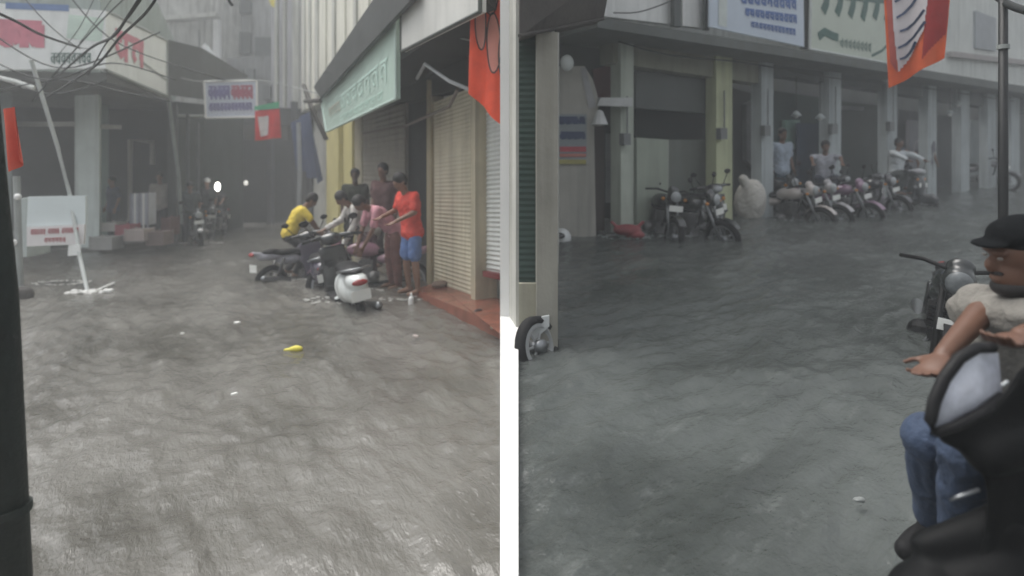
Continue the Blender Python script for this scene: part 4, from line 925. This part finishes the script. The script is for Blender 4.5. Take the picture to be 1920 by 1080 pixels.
person('rider in white shirt on the dark scooter', onR(1680,14.45,-.10), R(22), lean=4, shirt=(.60,.64,.66), pants=(.05,.06,.06), pel=(0,.0,.80), legs=SIT_LEGS, arms=SIT_ARMS, sleeve='long')
person('passenger in dark blue clothes just behind the white shirt rider', onR(1668,14.95,-.02), R(22), lean=2, shirt=(.03,.035,.06), pants=(.03,.03,.04), pel=(0,.0,.84), legs=SIT_LEGS, arms=SIT_ARMS)
person('man in pale blue shirt standing before the green panel', onR(1464,12.6,-.02), R(10), lean=3, shirt=(.36,.42,.50), pants=(.06,.09,.12))
person('person in white shirt sitting beside the blue grey column', onR(1546,12.9,-.12), R(-20), lean=10, shirt=(.42,.43,.48), pants=(.04,.045,.07), pel=(0,0,.78), legs=SIT_LEGS, arms=SIT_ARMS)
person('dim person in grey clothes far along the arcade', onR(1735,16,0), R(0), shirt=(.16,.16,.18), pants=(.05,.05,.06))
motorcycle('faint motorcycle at the far end of the road', onR(1842,18.6,-.1), R(-60), c=(.20,.20,.22))
scooter('dark scooter squeezed between the yellow green column and the black motorcycle', onR(1322,10.3,-.28), R(-75), c=(.03,.035,.035), lean=6, group=GR_)
motorcycle('dark motorcycle nearest the pale green cabinet', onR(1226,9.9,-.30), R(-80), c=(.02,.022,.022), lean=-6, mirrors=False, group=GR_)
motorcycle('black motorcycle tucked behind the cream tanked one', onR(1452,12.4,-.26), R(-70), c=(.02,.02,.022), lean=5, group=GR_)
scooter('charcoal scooter between the white fronted and plum motorcycles', onR(1548,12.9,-.30), R(-60), c=(.05,.05,.055), lean=4, group=GR_)
motorcycle('dark grey motorcycle next to the grey scooter toward the rider', onR(1630,13.4,-.30), R(-65), c=(.04,.04,.045), lean=8, mirrors=False, group=GR_)
# round white sack by the column
g=ell(onR(1406,11.6,.30),(.29,.25,.40)); g+=ell(onR(1412,11.5,.40),(.23,.22,.34)); g+=cap(onR(1398,11.5,.62),onR(1394,11.5,.74),.06,.09)
mk('covered_bundle', g, M('dirty white cloth',(.55,.53,.49),.8,.12,4,.3), None, voxel=.02, sm=14, crease=.010, label='large off white cloth covered bundle beside the yellow green column', category='bundle')
# red object
g=G(); p=onR(1176,9.3,0)
g+=tube([p+Vector((-.25,0,.25)),p+Vector((.0,-.05,.03)),p+Vector((.25,0,.25))],.03); g+=ell(p+Vector((0,0,.12)),(.22,.14,.09)); g+=ell(p+Vector((.14,-.05,.05)),(.12,.1,.06))
mk('red_tarp', g, M('dull red cloth bundle',(.24,.045,.05),.7,.25,6,.3), None, voxel=.015, sm=3, label='crumpled red sheet in the water by the pale doorway', category='sheet')
# white helmet like object by the wall
hv=thing('helmet', onR(1054,8.9,.0), 'white and black helmet lying at the foot of the notched wall', 'helmet')
mk('shell', ell(P(1054,446,8.9),(.13,.13,.14)), M('helmet white',(.6,.62,.62),.3), hv, smooth=True)
mk('visor', ell(P(1047,442,8.8),(.10,.10,.05)), blackp, hv, smooth=True)
LL={1493:'pale lamp hanging above the green panel',1538:'pale lamp hanging above the blue curtain',1781:'lower pale lamp toward the far arcade',1797:'upper pale lamp toward the far arcade'}
for (x,y) in ((1493,214),(1538,219),(1781,212),(1797,195)):
    Yq=FR.Y(x)-.35; lt=thing('hanging_lamp', P(x,y+8,Yq), LL[x], 'lamp', group='lamps hanging along the arcade')
    mk('shade', lathe([(0,.015),(.02,.04),(.09,.10),(.10,.085)],14).xf(Matrix.Translation(P(x,y-6,Yq))@Matrix.Rotation(R(-90),4,'X')), M('pale hanging lamp',(.45,.50,.50),.4), lt, smooth=True)
    mk('bulb', ell(P(x,y+3,Yq),.045), M('bulb glass',(.7,.72,.7),.3), lt, smooth=True)
    mk('cord', tube([P(x,y-6,Yq),P(x,140+(x-1450)*.06,Yq)],.008,6), cablem, lt)
# leaning wheel standing in for a bike cut off at the corner
ct=P(1016,650,4.38)
cw=thing('bike_wheel', ct-Vector((0,0,.2)), 'pale rimmed black wheel standing in for a cut off bike at the corner pillar', 'wheel', R(48)); cw.rotation_euler=(R(-12),0,R(48))
for nm,pr,mt in (('tyre',[(-.03,.16),(-.045,.18),(-.03,.21),(.03,.21),(.045,.18),(.03,.16),(-.03,.16)],rubber),('rim',[(-.02,.16),(-.035,.13),(.035,.13),(.02,.16)],M('dull wheel rim',(.34,.35,.35),.5)),('hub',[(-.06,.001),(-.06,.045),(.06,.045),(.06,.001)],chrome)):
    mk(nm, lathe(pr,28).xf(Matrix.Translation((0,0,.2))), mt, cw, local=True, smooth=True)
g=G()
for k in range(6): g+=tube([(0,0,.2),(.13*math.cos(k*1.047),0,.2+.13*math.sin(k*1.047))],.010,6)
mk('spokes', g, M('dull wheel rim',(.34,.35,.35)), cw, local=True)
mk('mud_flap', hexa([P(985,600,4.45),P(1030,592,4.45),P(1030,612,4.45),P(1000,640,4.45)],Vector((0,.03,0))), M('white fender plastic',(.5,.52,.52),.4), label='pale bent fender piece behind the wheel that stands in for a bike', category='sheet')  # fender piece of the same bike stand-in
# motorcycle beyond the man
motorcycle('black motorcycle with white plate just beyond the man in the cap', onR(1752,4.8,-.40), R(237), c=(.015,.016,.018), lean=-8, mirrors=False, plain=True)
# white scraps on the near right water
bit('paper_scrap',1612,948,.022,(.20,.215,.21),'pale scrap floating near the jeans','litter',lane=GR)
# foreground man: seated, leaning, arm stretched to the left
m=Matrix.Identity(3)
base=Vector((1.62,2.02,0))
def W2L(p,rz,b): return tuple(Matrix.Rotation(-rz,3,'Z')@(Vector(p)-b))
rz=R(-62)
b=Vector((1.66,1.98,zr(2)-.30)); 
pelw=Vector((1.775,2.0,.68)); L_=lambda px,py,Y: W2L(P(px,py,Y),rz,b)
pel=W2L(pelw,rz,b)
fm,T,hd,hc=person('man in black cap, grey shirt and jeans reaching out at the right edge', b, rz, lean=20, pel=pel, shirt=(.20,.19,.17), pants=(.035,.055,.10), hat='cap', vox=.0065, skin=(.13,.065,.042), head_tilt=-10, headyaw=-28,
  arms=[(L_(1795,660,1.90),L_(1738,668,1.66)) if False else (L_(1985,610,1.72),L_(1915,632,1.60)), (L_(1838,588,1.96),L_(1770,664,1.83))],
  legs=[(L_(1815,850,1.72),L_(1800,1000,1.86)),(L_(1742,822,1.92),L_(1752,975,2.12))], sleeve='short')
skm=M('eye white',(.22,.20,.18),.3,0,5,0); 
for sx in (-1,1):
    mk('eye', ell(hc+hd@Vector((sx*.030,-.083,.018)),(.010,.006,.005),hd), skm, fm, local=True, smooth=True)
q=G()
for lg in ((1800,1000,1.86),(1752,975,2.12)):
    a_=Vector(L_(*lg)); q+=cap(a_+Vector((0,.04,-.035)),a_+Vector((0,-.10,-.045)),.046,.045); q+=cap(a_+Vector((0,-.10,-.045)),a_+Vector((0,-.17,-.052)),.045,.036); q+=cap(a_,a_+Vector((0,0,-.04)),.05,.05)
mk('shoes', q, rubber, fm, local=True, voxel=.009, sm=3)
mk('beard', (lambda g:(g.__iadd__(ell(hc+hd@Vector((0,-.078,-.032)),(.034,.016,.008),hd))))(ell(hc+hd@Vector((0,-.030,-.082)),(.056,.060,.036),hd)), M('black hair',(.012,.01,.01),.6), fm, local=True, voxel=.006, sm=2)
# near black fairing of the motorcycle he sits on
nb=thing('motorcycle', Vector((1.05,1.35,zr(1.3)-.2)), 'black motorcycle with pale windscreen filling the lower right corner', 'motorcycle')
sil=[(1748,808),(1790,800),(1845,772),(1885,735),(1910,690),(1960,665),(2060,680),(2060,1230),(1800,1230),(1806,1120),(1830,1050),(1846,985),(1850,920),(1836,872),(1800,846),(1762,834)]
f4=[P(a_,b_,1.42) for a_,b_ in sil]; n=len(f4); b4=[p+Vector((.22,.26,-.10)) for p in f4]
g=G().add(f4+b4,[tuple(range(n))[::-1],tuple(range(n,2*n))]+[(i,(i+1)%n,n+(i+1)%n,n+i) for i in range(n)])
g+=cap(P(1850,850,1.43),P(1990,800,1.45),.05,.06)
mk('fairing', g, M('matt black fairing',(.003,.0035,.004),.6,.3,6,.05,spec=.15), nb, voxel=.011, sm=14)
g=cap(P(1735,1024,1.5),P(1880,990,1.46),.034,.055); g+=ell(P(1760,1135,1.46),(.12,.10,.10)); g+=cap(P(1760,1120,1.46),P(1880,1080,1.44),.07,.08)
mk('mudguard', g, M('matt black fairing',(.008,.009,.010)), nb, voxel=.011, sm=5)
rim=[P(1752,812,1.42),P(1744,790,1.42),P(1752,752,1.43),P(1770,710,1.44),P(1798,672,1.45),P(1832,652,1.47),P(1862,652,1.5)]
mk('screen_rim', tube(rim,[.010,.013,.014,.014,.014,.013,.012],10), seatm, nb, smooth=True)
mk('screen_rim', tube([P(1752,812,1.42),P(1790,800,1.42),P(1840,775,1.43),P(1880,745,1.45)],[.010,.012,.013,.014],10), seatm, nb, smooth=True)
scr=[P(1752,806,1.43),P(1754,752,1.44),P(1772,712,1.45),P(1800,676,1.46),P(1834,658,1.48),P(1872,662,1.5),P(1880,742,1.47),P(1840,770,1.45),P(1790,796,1.44)]
n=len(scr); ctr=sum(scr,Vector())/n+Vector((-.01,-.03,.01))
mk('windscreen', G().add(scr+[ctr]+[p+Vector((0,.008,0)) for p in scr]+[ctr+Vector((0,.008,0))],[(i,(i+1)%n,n) for i in range(n)]+[(n+1+(i+1)%n,n+1+i,2*n+1) for i in range(n)]), M('milky windscreen',(.45,.47,.53),.15,.55,5,0,spec=.8), nb, smooth=True)
mk('mirror', cap(P(1880,722,1.38),P(1888,716,1.38),.004), glassl, nb, smooth=True)
mk('lever', tube([P(1782,938,1.36),P(1800,930,1.35),P(1835,918,1.36)],[.003,.004,.004],8), chrome, nb, smooth=True)
mk('wheel_tyre', tube([Vector((1.13+.26*math.cos(a),1.42+.12*math.sin(a)*0,zr(1.3)-.02+.26*math.sin(a))) for a in [i*math.pi/12 for i in range(25)]],.05,10), rubber, nb, smooth=True)
def foam_spots(spots, zf):
    g=G(); q=random.Random(11)
    for (px,Y,r) in spots:
        cx=(px-960)/F*Y
        for k in range(60):
            a=q.uniform(0,6.28); d=r*q.uniform(.7,1.15); y=Y+d*.5*math.sin(a)
            g+=ell((cx+d*math.cos(a),y,zf(y)+.02),(q.uniform(.01,.04),q.uniform(.008,.025),q.uniform(.004,.012)),None,7,5)
    return g
mk('foam', foam_spots([(654,8.3,.55),(574,10.3,.6),(697,9.3,.6),(376,15.9,.5),(772,8.4,.25),(118,9.7,.4)],zl), M('dirty foam',(.40,.40,.38),.6,.1,5,0), kind='stuff')
mk('foam', foam_spots([(1290,9.6,.7),(1480,11.4,.6),(1520,11.7,.6),(1580,12.2,.6),(1690,14.1,.6),(1176,9.3,.4)],zr), M('grey foam',(.22,.24,.235),.6,.1,5,0), kind='stuff')
# ---------------------------------------------------------------- rain haze
hz = box(-60,60,-12,70,-4,14)
ho = mk('haze', hz, concrete, kind='stuff'); hm=bpy.data.materials.new('rain haze'); hm.use_nodes=True; hn=hm.node_tree
for nd in list(hn.nodes):
    if nd.type!='OUTPUT_MATERIAL': hn.nodes.remove(nd)
pv=hn.nodes.new('ShaderNodeVolumePrincipled'); pv.inputs['Color'].default_value=(.86,.89,.92,1); pv.inputs['Density'].default_value=.0095; pv.inputs['Anisotropy'].default_value=.1
hn.links.new(pv.outputs[0],[n for n in hn.nodes if n.type=='OUTPUT_MATERIAL'][0].inputs['Volume'])
ho.data.materials.clear(); ho.data.materials.append(hm)
sc.cycles.volume_bounces = 1; sc.cycles.max_bounces = 8; sc.cycles.use_denoising = True
